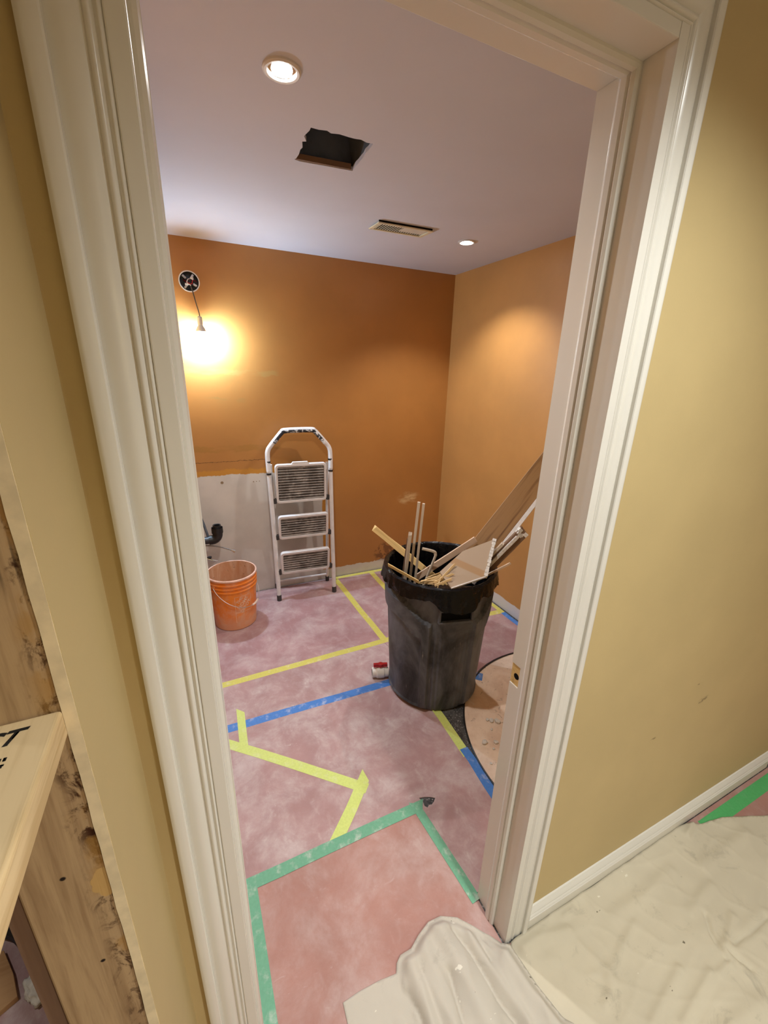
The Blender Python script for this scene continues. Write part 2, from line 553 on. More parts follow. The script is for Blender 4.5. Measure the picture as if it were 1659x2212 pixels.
def holed(name, outer, holes, mp, depth, mat, parent=None):
    """flat sheet with holes (2D loops), mapped by mp(u, v) and thickened along depth"""
    bm = bmesh.new()
    es = []
    for loop in [outer] + holes:
        vs = [bm.verts.new(mp(*p)) for p in loop]
        es += [bm.edges.new((vs[i], vs[(i + 1) % len(vs)])) for i in range(len(vs))]
    bmesh.ops.triangle_fill(bm, use_beauty=True, use_dissolve=False, edges=es)
    r = bmesh.ops.extrude_face_region(bm, geom=list(bm.faces))
    bmesh.ops.translate(bm, verts=[v for v in r['geom'] if isinstance(v, bmesh.types.BMVert)], vec=depth)
    bmesh.ops.recalc_face_normals(bm, faces=bm.faces)
    me = bpy.data.meshes.new(name)
    bm.to_mesh(me)
    bm.free()
    me.materials.append(M[mat])
    o = bpy.data.objects.new(name, me)
    C.objects.link(o)
    if parent:
        o.parent = parent
    return o

def smoothpath(pts, n=6):
    pts = [Vector(p) for p in pts]
    out = []
    for i in range(len(pts) - 1):
        p0 = pts[max(i - 1, 0)]; p1 = pts[i]; p2 = pts[i + 1]; p3 = pts[min(i + 2, len(pts) - 1)]
        for k in range(n):
            t = k / n
            out.append(.5 * ((2 * p1) + (p2 - p0) * t + (2 * p0 - 5 * p1 + 4 * p2 - p3) * t * t + (3 * p1 - p0 - 3 * p2 + p3) * t ** 3))
    out.append(pts[-1])
    return out

# ------------------------------------------------------------------ the setting
YB, XR, ZC = 2.925, 1.92, 2.29         # back wall, right wall, ceiling
YF0, YF1 = 0.53, 0.645                 # door wall, hall face and room face
XL0, XL1 = -0.203, -0.11               # left wall, outer and inner face
JX0, JX1, JZ = -0.0070, 0.681, 2.05      # clear door opening
struct = dict(kind='structure')

tag(MB().box((-2.2, -1.6, -.06), (3.0, 3.1, -.0015)).build('floor', 'vinyl'), **struct)
arc_c, arc_r = (1.60, .95), .622
sub = []
for i in range(49):
    a = math.radians(60 + 200 * i / 48)
    sub.append((arc_c[0] + arc_r * math.cos(a), arc_c[1] + arc_r * math.sin(a)))
sub = [p for p in sub if p[1] > .647 and p[0] < 1.918]
sub += [(sub[-1][0], .647), (1.918, .647), (1.918, sub[0][1])]
o = MB().prism(sub, -.0014, .0008).build('subfloor', 'sub', parent=bpy.data.objects['floor'])
tag(o, label='dusty tan plywood subfloor with a curved edge')

# ceiling with a ragged duct opening
random.seed(3)
hole = []
hc = [(.441, 1.507), (.640, 1.503), (.649, 1.716), (.437, 1.736)]
for k in range(4):
    a, b = Vector(hc[k]), Vector(hc[(k + 1) % 4])
    amp = (.006, .003, .0015, .010)[k]
    for i in range(9):
        p = a.lerp(b, i / 9)
        hole.append((p.x + random.uniform(-amp, amp), p.y + random.uniform(-amp, amp)))
ceil = holed('ceiling', [(-2.2, -1.6), (3.0, -1.6), (3.0, 3.1), (-2.2, 3.1)], [hole], lambda u, v: Vector((u, v, ZC)), Vector((0, 0, .013)), 'ceil')
tag(ceil, **struct)
# back wall with a round opening for the junction box
oc = (.104, 2.067)
circ = [(oc[0] + .052 * math.cos(2 * PI * i / 32), oc[1] + .052 * math.sin(2 * PI * i / 32)) for i in range(32)]
tag(holed('wall_back', [(-2.2, -.02), (2.05, -.02), (2.05, ZC + .02), (-2.2, ZC + .02)], [circ], lambda u, v: Vector((u, YB, v)), Vector((0, .013, 0)), 'back'), **struct)
tag(MB().box((XR, YF1 - .02, -.02), (XR + .1, YB + .02, ZC + .02)).build('wall_right', 'rightw'), **struct)
tag(MB().box((XL1 - .0090, .354, -.02), (XL1, YF1 - .01, ZC + .02)).build('wall_left', 'tan'), **struct)
tag(MB().box((XL1 - .0090, YF1 - .01, -.02), (XL1, YB, ZC + .02)).build('wall_left_room', 'rightw'), **struct)
tag(MB().box((XL0, .362, -.02), (-.186, YB, ZC + .02)).build('wall_left_outer', 'brownw'), **struct)
f = MB()
f.box((XL1, YF0, -.02), (JX0 - .018, YF1, ZC + .02))
f.box((JX1 + .018, YF0, -.02), (3.0, YF1, ZC + .02))
f.box((JX0 - .018, YF0, JZ + .018), (JX1 + .018, YF1, ZC + .02))
tag(f.build('wall_front', 'tan'), **struct)
tag(MB().box((-2.2, -1.6, -.02), (3.0, -1.5, ZC + .02)).build('wall_hall_back', 'tan'), **struct)
tag(MB().box((2.9, -1.6, -.02), (3.0, YF0, ZC + .02)).build('wall_hall_right', 'tan'), **struct)
tag(MB().box((-2.2, -1.6, -.02), (-2.1, 3.1, ZC + .02)).build('wall_hall_left', 'tan'), **struct)

# door frame: jambs, stops, moulded casings
door = tag(empty('door_1', ((JX0 + JX1) / 2, .58, 0)), **struct)
DO = Vector(door.location)
def dloc(o):
    o.location = -DO
    return o
dloc(MB().box((JX0 - .018, .519, 0), (JX0, .652, JZ + .018)).build('jamb', 'trim', door, bevel=.0015))
# strike side jamb, with the latch mortise cut out of its face
jm = [(.519, 0), (.652, 0), (.652, JZ + .018), (.519, JZ + .018)]
mort = [(.618, .848), (.653, .848), (.653, .918), (.618, .918)]
jr = holed('jamb', [(.519, 0), (.652, 0), (.652, .851), (.6225, .851), (.6225, .912), (.652, .912), (.652, JZ + .018), (.519, JZ + .018)], [], lambda u, v: Vector((JX1, u, v)), Vector((.018, 0, 0)), 'trim', door)
dloc(jr)
mm = MB().box((JX1 + .003, .6225, .851), (JX1 + .018, .652, .912))
mort_o = dloc(mm.build('strike_mortise', 'spruce', door))
tag(mort_o, label='bare wood strike mortise')
dloc(MB().lathe([(.0001, 0), (.0085, 0), (.0085, .001)], 20, Matrix.Translation((JX1 + .0026, .634, .878)) @ Matrix.Rotation(PI / 2, 4, 'Y')).build('latch_hole', 'void', mort_o))
mort_o.children[0].location = (0, 0, 0)
dloc(MB().box((JX0, .519, JZ), (JX1, .652, JZ + .018)).build('jamb', 'trim', door, bevel=.0015))
sp = [(0, 0), (0, .004), (.003, .0085), (.009, .0105), (.013, .0080), (.016, .0112), (.026, .0112), (.031, .0085), (.034, .006), (.034, 0)]   # stop profile: along y from .571, height
SY = .571
def stop_side(x, sgn):
    m = MB()
    n = len(sp)
    vs = [(x + sgn * h, SY + t, 0) for t, h in sp] + [(x + sgn * h, SY + t, JZ - h) for t, h in sp]
    m.add(vs, [(i, (i + 1) % n, n + (i + 1) % n, n + i) for i in range(n)] + [tuple(range(n)), tuple(range(n, 2 * n))])
    return dloc(m.build('door_stop', 'trim', door))
stop_side(JX0, 1)
stop_side(JX1, -1)
n = len(sp)
m = MB().add([(JX0 + h, SY + t, JZ - h) for t, h in sp] + [(JX1 - h, SY + t, JZ - h) for t, h in sp], [(i, (i + 1) % n, n + (i + 1) % n, n + i) for i in range(n)])
dloc(m.build('door_stop', 'trim', door))
# casing profile: s from the inner edge outwards, d proud of the wall
def arcp(s0, d0, s1, d1, sag, k=6):
    out = []
    for i in range(1, k):
        t = i / k
        out.append((s0 + (s1 - s0) * t, d0 + (d1 - d0) * t + sag * math.sin(PI * t)))
    return out
cp = [(0, 0), (0, .0075), (.0015, .0092)] + arcp(.0015, .0092, .010, .0092, .0006, 4) + [(.010, .0092), (.0115, .0075), (.013, .0098)] + arcp(.013, .0098, .0175, .0098, .0016, 5) + \
     [(.0175, .0098), (.019, .0082), (.0205, .0105)] + arcp(.0205, .0105, .026, .0112, .0014, 5) + [(.026, .0112), (.0275, .0085)] + arcp(.0275, .0085, .052, .0110, .0030, 9) + \
     [(.052, .0110), (.0545, .0100), (.0550, .0165), (.0565, .0182)] + arcp(.0565, .0182, .071, .0180, .0010, 5) + [(.071, .0180), (.0735, .0160), (.074, .013), (.074, 0)]
REV = .006
def casing_v(xin, sgn):
    n = len(cp)
    lo = [(xin + sgn * s, YF0 - d, 0) for s, d in cp]
    hi = [(xin + sgn * s, YF0 - d, JZ + REV + s) for s, d in cp]
    m = MB().add(lo + hi, [(i, (i + 1) % n, n + (i + 1) % n, n + i) for i in range(n)] + [tuple(range(n)), tuple(range(n, 2 * n))])
    return dloc(m.build('casing', 'trim', door, smooth=True))
casing_v(JX0 - REV, -1)
casing_v(JX1 + REV, 1)
n = len(cp)
m = MB().add([(JX0 - REV - s, YF0 - d, JZ + REV + s) for s, d in cp] + [(JX1 + REV + s, YF0 - d, JZ + REV + s) for s, d in cp], [(i, (i + 1) % n, n + (i + 1) % n, n + i) for i in range(n)])
dloc(m.build('casing', 'trim', door, smooth=True))

# hall baseboard, it stops short at its far end
bp = [(0, .004), (.0135, .004), (.0145, .010), (.0145, .048), (.0125, .051), (.0125, .053), (.0140, .056), (.0128, .060), (.0105, .063), (.0105, .065), (.0118, .069), (.0095, .076), (.0055, .082), (.004, .086), (0, .088)]
n = len(bp)
m = MB().add([(JX1 + REV + .073, YF0 - d, z) for d, z in bp] + [(2.125, YF0 - d, z) for d, z in bp], [(i, (i + 1) % n, n + (i + 1) % n, n + i) for i in range(n)] + [tuple(range(n)), tuple(range(n, 2 * n))])
tag(m.build('baseboard_front', 'trim', smooth=True), **struct)
# rough wall plate showing in the gap below the baseboard and the floor trim of the subfloor curve
m = MB()
pts = []
for i in range(40):
    a = math.radians(62 + 138 * i / 39)
    pts.append((arc_c[0] + arc_r * math.cos(a), arc_c[1] + arc_r * math.sin(a), .003))
m.tube(pts, .0042, 8, sx=.9)
tag(m.build('trim_1', 'black', smooth=True), label='thin black edging along the curved subfloor edge', **struct)

# ------------------------------------------------------------------ floor paper
def sheet(name, poly, mat, label, z=.0006, holes=()):
    o = holed(name, poly, list(holes), lambda u, v: Vector((u, v, -.0012)), Vector((0, 0, z + .0012)), mat)
    return tag(o, label, 'paper', 'rosin paper sheets on the floor')
arcp_ = [(arc_c[0] + .632 * math.cos(math.radians(a)), arc_c[1] + .632 * math.sin(math.radians(a))) for a in range(118, 58, -6)]
sheet('floor_paper', [(-.105, .985), (.648, .985), (.664, .66), (.676, .655), (.676, .515), (2.88, .515), (2.88, -1.45), (-.105, -1.45), (-.105, .515), (JX0 + .001, .515), (JX0 + .001, .655), (-.105, .655)], 'pinkr', 'reddish rosin paper sheet in the doorway inside green tape')
random.seed(11)
tear = [(.668, 1.013), (.690, 1.008), (.712, .998), (.727, .987), (.714, .976), (.700, .970), (.690, .973), (.680, .966), (.672, .976), (.674, .992)]
sheet('floor_paper', [(-.105, .985), (.648, .985), (.668, .66), (.955, .66), (.962, 1.36), (.93, 1.66), (-.105, 1.66)], 'pink', 'dusty pink rosin paper sheet with a torn hole and lime tape', holes=[tear])
sheet('floor_paper', [(-.105, 1.66), (.93, 1.66), (1.0, 1.7), (.96, 1.985), (-.105, 1.985)], 'pink', 'narrow pink rosin paper strip between the blue and yellow tape')
sheet('floor_paper', [(-.105, 1.985), (.962, 1.985), (.945, 2.915), (-.105, 2.915)], 'pinkm', 'mauve rosin paper sheet under the orange bucket and step ladder')
sheet('floor_paper', [(.962, 1.985), (1.262, 1.985), (1.262, 2.915), (.945, 2.915)], 'pinkm', 'rosin paper strip between two parallel yellow tapes by the back wall')
sheet('floor_paper', [(.962, 1.985), (1.0, 1.7), (1.22, 1.64)] + arcp_ + [(1.905, 1.985), (1.905, 2.915), (1.262, 2.915), (1.262, 1.985)], 'pinkm', 'rosin paper sheet behind the bin along the curved subfloor')
sheet('floor_paper', [(-2.0, .1), (-.21, .1), (-.21, 2.8), (-2.0, 2.8)], 'pink', 'pale rosin paper sheet beyond the stud wall')

def strip(name, pts, w, mat, label, z=.0009, cut=(0, 0)):
    pts = [Vector((*p, 0)) for p in pts]
    L, Rr = [], []
    for i, p in enumerate(pts):
        a = pts[max(i - 1, 0)]
        b = pts[min(i + 1, len(pts) - 1)]
        t = (b - a).normalized()
        nn = Vector((-t.y, t.x, 0)) * w / 2
        sk = t * (cut[0] if i == 0 else cut[1] if i == len(pts) - 1 else 0)
        L.append(p + nn + sk)
        Rr.append(p - nn - sk)
    c = sum(pts, Vector()) / len(pts)
    k = len(pts)
    vs = [v - c + Vector((0, 0, zz)) for zz in (z - .0004, z) for v in L + Rr[::-1]]
    nn = 2 * k
    m = MB().add(vs, [tuple(range(nn - 1, -1, -1)), tuple(range(nn, 2 * nn))] + [(i, (i + 1) % nn, nn + (i + 1) % nn, nn + i) for i in range(nn)])
    o = m.build(name, mat, loc=(c.x, c.y, 0))
    return tag(o, label, 'tape')
def wavy(a, b, k=6, amp=.003):
    out = []
    for i in range(k + 1):
        t = i / k
        out.append((a[0] + (b[0] - a[0]) * t + random.uniform(-amp, amp), a[1] + (b[1] - a[1]) * t + random.uniform(-amp, amp)))
    return out
strip('yellow_tape', wavy((-.09, 1.972), (1.04, 1.992)), .042, 'yel', 'long yellow tape seam running up to the bin')
strip('yellow_tape', wavy((.945, 2.905), (.976, 1.995), 5), .042, 'yel', 'yellow tape seam from the step ladder foot to the long seam', .0011)
strip('yellow_tape', wavy((.93, 2.898), (1.90, 2.892), 6, .002), .036, 'yel', 'yellow tape along the foot of the back wall', .0013)
strip('yellow_tape', wavy((1.266, 2.885), (1.258, 2.02), 5), .042, 'yel', 'yellow tape seam running from the back wall behind the bin', .0011)
strip('yellow_tape', [(1.66, 1.99), (1.895, 1.975)], .045, 'yel', 'short yellow tape meeting the right wall', .0011)
strip('yellow_tape', wavy((1.895, 2.86), (1.885, 1.93), 5, .002), .034, 'yel', 'yellow tape along the foot of the right wall', .0013)
strip('blue_tape', wavy((1.888, 1.96), (1.880, 1.53), 5, .003), .036, 'blue', 'torn blue tape along the foot of the right wall', .0015)
strip('blue_tape', wavy((-.09, 1.668), (.90, 1.642), 6, .002), .047, 'blue', 'long blue tape seam beside the white valve')
strip('blue_tape', [(1.20, 1.60), (1.335, 1.475)], .06, 'blue', 'piece of blue tape between the bin and the curved edging', .0012)
strip('blue_tape', wavy((.968, 1.135), (.952, .865), 4, .003), .040, 'blue', 'dusty blue tape along the dark vinyl and plywood', .0014)
strip('lime_tape', wavy((.972, 1.43), (.962, 1.105), 3, .002), .040, 'lime', 'lime tape strip running out from under the bin', .0012, (0, -.01))
strip('lime_tape', [(.079, 1.757), (.068, 1.528)], .036, 'lime', 'short lime tape strip crossing the blue tape', .0016, (.018, 0))
strip('lime_tape', [(-.02, 1.600), (.13, 1.468), (.26, 1.350), (.495, 1.132)], .044, 'lime', 'long diagonal lime tape strip mending the paper', .0013)
strip('lime_tape', [(.512, 1.190), (.412, 1.085), (.308, .985)], .045, 'lime', 'lime tape strip angling down to the green tape', .0017, (.02, 0))
strip('green_tape', wavy((-.02, .982), (.668, .984), 5, .001), .040, 'green', 'green tape across the floor inside the doorway', .0020, (0, .012))
strip('green_tape', wavy((.640, 1.000), (.670, .640), 4, .001), .034, 'green', 'green tape running from the torn hole to the right jamb', .0023, (.012, 0))
strip('green_tape', wavy((.021, .992), (.021, .35), 4, .001), .034, 'green', 'green tape running along the left jamb', .0023)
strip('green_tape', [(1.60, .478), (2.4, .478)], .044, 'greenb', 'bright green tape on the red floor beside the hall baseboard', .0012)

# ------------------------------------------------------------------ left stud, lumber
sx = (XL1 - .0090 + -.186) / 2 - .0003
st = MB().box((-.0332, 0, 0), (.0332, .038, ZC)).build('wall_stud', 'stud', loc=(sx, .3545, 0), bevel=.002)
tag(st, 'old weathered wall stud with dark stains beside the cut drywall', 'stud')
# edge of the cut drywall: torn paper bead
m = MB()
zs = [i * .03 for i in range(int(ZC / .03) + 1)]
random.seed(5)
vs, fs = [], []
for z in zs:
    a, b = random.uniform(-.0008, .0012), random.uniform(-.0006, .0006)
    vs += [(XL1 - .0096 - a * .5, .3530, z), (XL1 - .0003 + b * .3, .3530, z), (XL1 - .0003, .3545, z), (XL1 - .0096, .3545, z)]
for i in range(len(zs) - 1):
    for k in range(4):
        fs.append((i * 4 + k, i * 4 + (k + 1) % 4, i * 4 + 4 + (k + 1) % 4, i * 4 + 4 + k))
e_ = m.add(vs, fs).build('drywall_edge', 'gyp', parent=bpy.data.objects['wall_left'])
lum = empty('lumber_board', (-.182, .3535, 1.306))
tag(lum, 'new pale lumber board stamped in black, butted to the stud', 'board')
MB().box((-.063, -1.0, 0), (.063, 0, .026)).build('plank', 'lumber', lum, bevel=.003, seg=3)
def text_mesh(body, size, shear=0.0, bold=0.0, align='RIGHT'):
    cu = bpy.data.curves.new('ink_text', 'FONT')
    cu.body = body
    cu.size = size
    cu.shear = shear
    cu.offset = bold
    cu.align_x = align
    cu.resolution_u = 3
    ob = bpy.data.objects.new('ink_text', cu)
    C.objects.link(ob)
    dg = bpy.context.evaluated_depsgraph_get()
    me = bpy.data.meshes.new_from_object(ob.evaluated_get(dg))
    bpy.data.objects.remove(ob)
    return me
def link_mesh(name, me, mat, parent, mtx):
    me.transform(mtx)
    me.materials.clear()
    me.materials.append(M[mat])
    o = bpy.data.objects.new(name, me)
    C.objects.link(o)
    o.parent = parent
    return o
link_mesh('stamp', text_mesh('ECT', .021, .35, .0006), 'ink', lum, Matrix.Translation((.040, -.026, .0263)))
mk = MB()
random.seed(9)
for row, (y, x1) in enumerate(((-.0400, .0385), (-.0460, .0385))):
    x = x1
    while x > -.03:
        w = random.uniform(.0012, .0024)
        mk.box((x - w, y - .0016, .0261), (x - w * .35, y + .0016, .0263))
        if random.random() < .6:
            mk.box((x - w * 1.1, y + random.choice((-.0015, .0012, 0)), .0261), (x, y + .0016, .0263))
        x -= w + .0009
mk.build('stamp', 'ink', lum)
mk = MB()
for i in range(7):
    mk.box((-.004 + i * .003 - .03, -.088, .0261), (-.0030 + i * .003 - .03, -.072, .0263), Matrix.Rotation(.0, 4, 'Z'))
mk.box((-.036, -.0885, .0261), (-.012, -.0875, .0263))
mk.box((-.036, -.0725, .0261), (-.012, -.0715, .0263))
mk.build('stamp', 'ink', lum)
# scraps beyond the stud wall
o = MB().prism([(-.10, -.11), (.045, -.04), (.02, .02), (-.02, .09), (-.12, .08)], 0, .018).build('plywood_scrap', 'plyscrap', loc=(-.62, 1.0, .0006), bevel=.001)
tag(o, 'orange plywood scrap on the paper beyond the stud wall', 'wood scrap')
m = MB().tube(smoothpath([(-.05, .06, .022), (-.01, .03, .024), (.03, -.02, .022), (.05, -.05, .02)], 5), [.020] * 16, 10)
o = m.build('black_hose', 'black', loc=(-.600, 1.085, .0006), smooth=True)
tag(o, 'short black hose piece behind the plywood scrap', 'hose')
random.seed(2)
bm = bmesh.new()
bmesh.ops.create_icosphere(bm, subdivisions=4, radius=1)
for v in bm.verts:
    d = mnoise.noise(v.co * 2.6) * .35 + mnoise.noise(v.co * 6) * .15
    v.co = Vector((v.co.x * .055, v.co.y * .028, max(v.co.z, -.4) * .020)) * (1 + d)
me = bpy.data.meshes.new('rag')
lo = min(v.co.z for v in bm.verts)
for v in bm.verts:
    v.co.z -= lo
bm.to_mesh(me); bm.free()
me.materials.append(M['rag'])
o = bpy.data.objects.new('rag', me); C.objects.link(o)
o.location = (-.528, .962, .0006); o.rotation_euler = (0, 0, -.9)
for p in me.polygons: p.use_smooth = True
tag(o, 'crumpled white rag beside the plywood scrap', 'rag')

# ------------------------------------------------------------------ ceiling fittings
d = empty('ceiling_duct', (.543, 1.615, ZC))
tag(d, 'dark metal duct boot behind the ragged ceiling opening', 'duct')
m = MB()
q = [(-.125, -.125), (.125, -.125), (.125, .13), (-.125, .13)]
vs = [(x, y, .014) for x, y in q] + [(x * .98 + .02, y, .30) for x, y in q]
m.add(vs, [(0, 1, 5, 4), (1, 2, 6, 5), (2, 3, 7, 6), (3, 0, 4, 7), (4, 5, 6, 7)])
m.build('boot', 'duct', d)
MB().add([(.07, -.12, .30), (.07, .12, .30), (.114, .12, .014), (.114, -.12, .014), (.071, -.12, .30), (.071, .12, .30), (.115, .12, .014), (.115, -.12, .014)], [(0, 1, 2, 3), (4, 5, 6, 7), (0, 3, 7, 4), (1, 2, 6, 5)]).build('deflector', simple('bright duct metal', (.17, .185, .21), .4, .5, .5, var=.2), d)
MB().add([(-.100, .108, .0005), (.098, .090, .0005), (.098, .098, .0005), (-.100, .116, .0005), (-.100, .108, .017), (.098, .090, .017), (.098, .098, .017), (-.100, .116, .017)], [(0, 1, 2, 3), (4, 5, 6, 7), (0, 1, 5, 4), (1, 2, 6, 5), (2, 3, 7, 6), (3, 0, 4, 7)]).build('wood_batten', 'dkwood', d)

def pot(loc, watts, label, cone, blend, tilt=(0, 0), r=.047):
    e = empty('pot_light', loc)
    tag(e, label, 'ceiling light', 'recessed pot lights')
    k = r / .047
    MB().lathe([(.034 * k, -.001), (.036 * k, -.006), (.042 * k, -.007), (.0465 * k, -.004), (.047 * k, 0), (.034 * k, 0)], 40).build('trim_ring', simple('satin trim ring', (.66, .62, .58), .3, .5, var=.05), e, smooth=True)
    MB().lathe([(.034 * k, -.0015), (.0335 * k, -.0005), (.024 * k, -.0005)], 40).build('baffle', 'chrome', e, smooth=True)
    MB().lathe([(.0255 * k, -.0008), (.0245 * k, -.0035), (.018 * k, -.006), (.008 * k, -.0075), (.0005, -.008)], 32).build('lamp', 'lamp', e, smooth=True)
    ld = bpy.data.lights.new('pot_lamp', 'SPOT')
    ld.energy = watts
    ld.color = POT_WARM
    ld.spot_size = cone
    ld.spot_blend = blend
    ld.shadow_soft_size = .022
    lo = bpy.data.objects.new('pot_beam', ld)
    C.objects.link(lo)
    lo.parent = e
    lo.location = (0, 0, -.012)
    lo.rotation_euler = (tilt[0], tilt[1], 0)
    return e
pot((.306, 1.291, ZC), POT_1_W, 'glaring pot light beside the ragged ceiling opening', math.radians(150), .75)
pot((1.510, 2.213, ZC), POT_2_W, 'small pot light near the back corner beyond the register', math.radians(118), .55)

v = empty('ceiling_register', (1.092, 2.19, ZC - .0072))
v.rotation_euler = (math.radians(3), 0, math.radians(-2))
tag(v, 'cream metal air register hanging loose from the ceiling', 'air vent')
m = MB()
for lo, hi in (((-.15, -.068, -.004), (.15, -.052, .002)), ((-.15, .052, -.004), (.15, .068, .002)), ((-.15, -.052, -.004), (-.130, .052, .002)), ((.130, -.052, -.004), (.15, .052, .002))):
    m.box(lo, hi)
m.build('frame', 'register', v, bevel=.0015)
MB().box((-.132, -.060, .0012), (.132, .056, .0019)).build('throat', 'regshade', v)  # near-black sheet painted in for the shade behind the slats
for i in range(20):
    x = -.121 + i * .01275
    mt = Matrix.Translation((x, 0, 0))
    MB().box((-.0019, -.053, -.0006), (.0019, .053, .0004), mt).build('slat', 'register', v)
MB().box((-.002, -.046, -.0016), (.124, .022, -.0008)).build('damper_plate', simple('pale damper plate', (.66, .62, .52), .5, .4, var=.05), v)
MB().box((-.146, -.064, .002), (.146, -.060, .0105)).build('gap_shade', 'regshade', v)  # dark strip standing in for shade in the gap above the register

# ------------------------------------------------------------------ junction box with the bare bulb
j = empty('junction_box', (oc[0], YB, oc[1]))
tag(j, 'round steel junction box set in the back wall', 'junction box')
RX = Matrix.Rotation(-PI / 2, 4, 'X')      # lathe axis into the wall (+y)
MB().lathe([(.0515, 0), (.0515, .042), (.0005, .042)], 32, RX).build('can', simple('shaded box steel', (.05, .055, .065), .35, .5, .6, var=.4, sc=40), j, smooth=True)  # shade inside the box is put into the can's dark colour
MB().lathe([(.0505, -.001), (.056, -.0012), (.0568, .001), (.0505, .001)], 40, RX).build('rim', 'whitep', j, smooth=True)
for a in (.5, 2.2, 3.9, 5.3):
    MB().box((-.012, .004, -.006), (.012, .030, .006), Matrix.Rotation(a, 4, 'Y') @ Matrix.Translation((.034, 0, 0))).build('clamp', 'galv', j, bevel=.002)
for a, r in ((1.2, .02), (4.4, .018)):
    mt = Matrix.Translation((r * math.cos(a), .006, r * math.sin(a))) @ Matrix.Rotation(PI / 2 + .5, 4, 'X') @ Matrix.Rotation(a, 4, 'Y')
    MB().lathe([(.0002, 0), (.004, 0), (.0075, .016), (.006, .018), (.0002, .018)], 14, mt).build('wire_nut', 'whitep', j, smooth=True)
MB().tube(smoothpath([(-.03, .03, .01), (-.01, .005, -.005), (.012, 0, -.012), (.02, .004, .01), (.04, .025, .005)], 6), .0022, 8).build('wire', 'red', j, smooth=True)
MB().tube(smoothpath([(.02, .03, .02), (-.005, -.004, .01), (-.012, -.002, -.01), (.008, -.004, -.02)], 6), .0022, 8).build('wire', 'whitep', j, smooth=True)
bx, by, bz = .136, 2.858, 1.875
b = empty('hanging_bulb', (bx, by, bz))
tag(b, 'glowing bare bulb hanging on a wire from the junction box', 'light bulb')
pts = smoothpath([(oc[0] + .004 - bx, YB + .005 - by, oc[1] - .02 - bz), (oc[0] + .012 - bx, YB - .015 - by, oc[1] - .05 - bz), (.0 - .012, -.006, .075), (0, 0, .02), (0, 0, .0)], 7)
MB().tube(pts, .003, 8).build('cord', simple('grey cord', (.10, .085, .08), .6), b, smooth=True)
MB().lathe([(.0005, .004), (.008, .004), (.0135, -.002), (.0145, -.040), (.012, -.042), (.0005, -.042)], 24).build('socket', simple('white socket', (.75, .76, .78), .4, var=.03), b, smooth=True)
MB().lathe([(.012, -.040), (.014, -.046), (.024, -.062), (.0300, -.078), (.0295, -.079), (.0005, -.079)], 28).build('housing', simple('white bulb housing', (.75, .76, .78), .4, var=.03), b, smooth=True)
prof = [(.0290, -.0795), (.0302, -.090), (.0285, -.104), (.021, -.116), (.010, -.1215), (.0005, -.123)]
MB().lathe(prof, 28).build('bulb', 'bulb', b, smooth=True)

# ------------------------------------------------------------------ plumbing behind the bucket
dp = empty('drain_pipe', (XL1, 2.76, .525))
tag(dp, 'black drain pipe elbow turned up in front of the bare drywall', 'pipe')
MB().tube([(.0, 0, 0), (.16, 0, 0)], .025, 18).build('stub', simple('dark grey abs', (.035, .038, .045), .35), dp, smooth=True)
el = [(.155, 0, 0)] + [(.175 + .036 * math.sin(a), 0, .036 - .036 * math.cos(a)) for a in [i * PI / 16 for i in range(9)]] + [(.211, 0, .052)]
MB().tube(el, .0315, 20).build('elbow', 'black', dp, smooth=True)
MB().lathe([(.0225, .015), (.0225, .048), (.0315, .050), (.032, .080), (.0355, .083), (.036, .046), (.0315, .044)], 24, Matrix.Translation((.211, 0, 0))).build('hub', 'black', dp, smooth=True)
MB().lathe([(.019, .06), (.019, .098), (.0255, .100), (.0255, .06)], 24, Matrix.Translation((.211, 0, 0))).build('collar', 'black', dp, smooth=True)
h = empty('supply_hose', (XL1, 2.75, .49))
tag(h, 'thin metal supply hose with chrome nut below the drain elbow', 'hose')
MB().tube(smoothpath([(0, .05, -.004), (.13, .008, .001), (.21, -.015, -.010), (.288, -.035, -.040)], 6), .0042, 10).build('tube', 'braid', h, smooth=True)
dd = Vector((.058, -.015, -.030)).normalized()
p0 = Vector((.288, -.035, -.040)) - dd * .006
MB().tube([p0, p0 + dd * .008, p0 + dd * .0085, p0 + dd * .014, p0 + dd * .0145, p0 + dd * .026], [.0075, .0075, .0095, .0095, .0118, .0118], 12).build('nut', 'chrome', h, smooth=True)
h = empty('shutoff_valve', (XL1, 2.84, .36))
tag(h, 'chrome shutoff valve low beside the bucket', 'valve')
MB().tube([(0, 0, 0), (.125, 0, 0)], .010, 14).build('body', 'chrome', h, smooth=True)
MB().tube([(.115, 0, .02), (.13, 0, .004), (.165, -.01, -.012), (.195, -.015, -.022)], [.012, .010, .008, .007], 12).build('handle', 'chrome', h, smooth=True)
MB().lathe([(.0005, 0), (.012, 0), (.013, .01), (.0005, .012)], 16, Matrix.Translation((.148, -.008, .006))).build('cap', 'black', h, smooth=True)
h = empty('drain_hose', (XL1, 2.80, .53))
tag(h, 'dark flexible hose curving down behind the drain elbow', 'hose')
MB().tube(smoothpath([(0, .10, .21), (.095, .08, .175), (.130, .045, .10), (.152, -.030, .014)], 6), .008, 10).build('hose', 'foot', h, smooth=True)

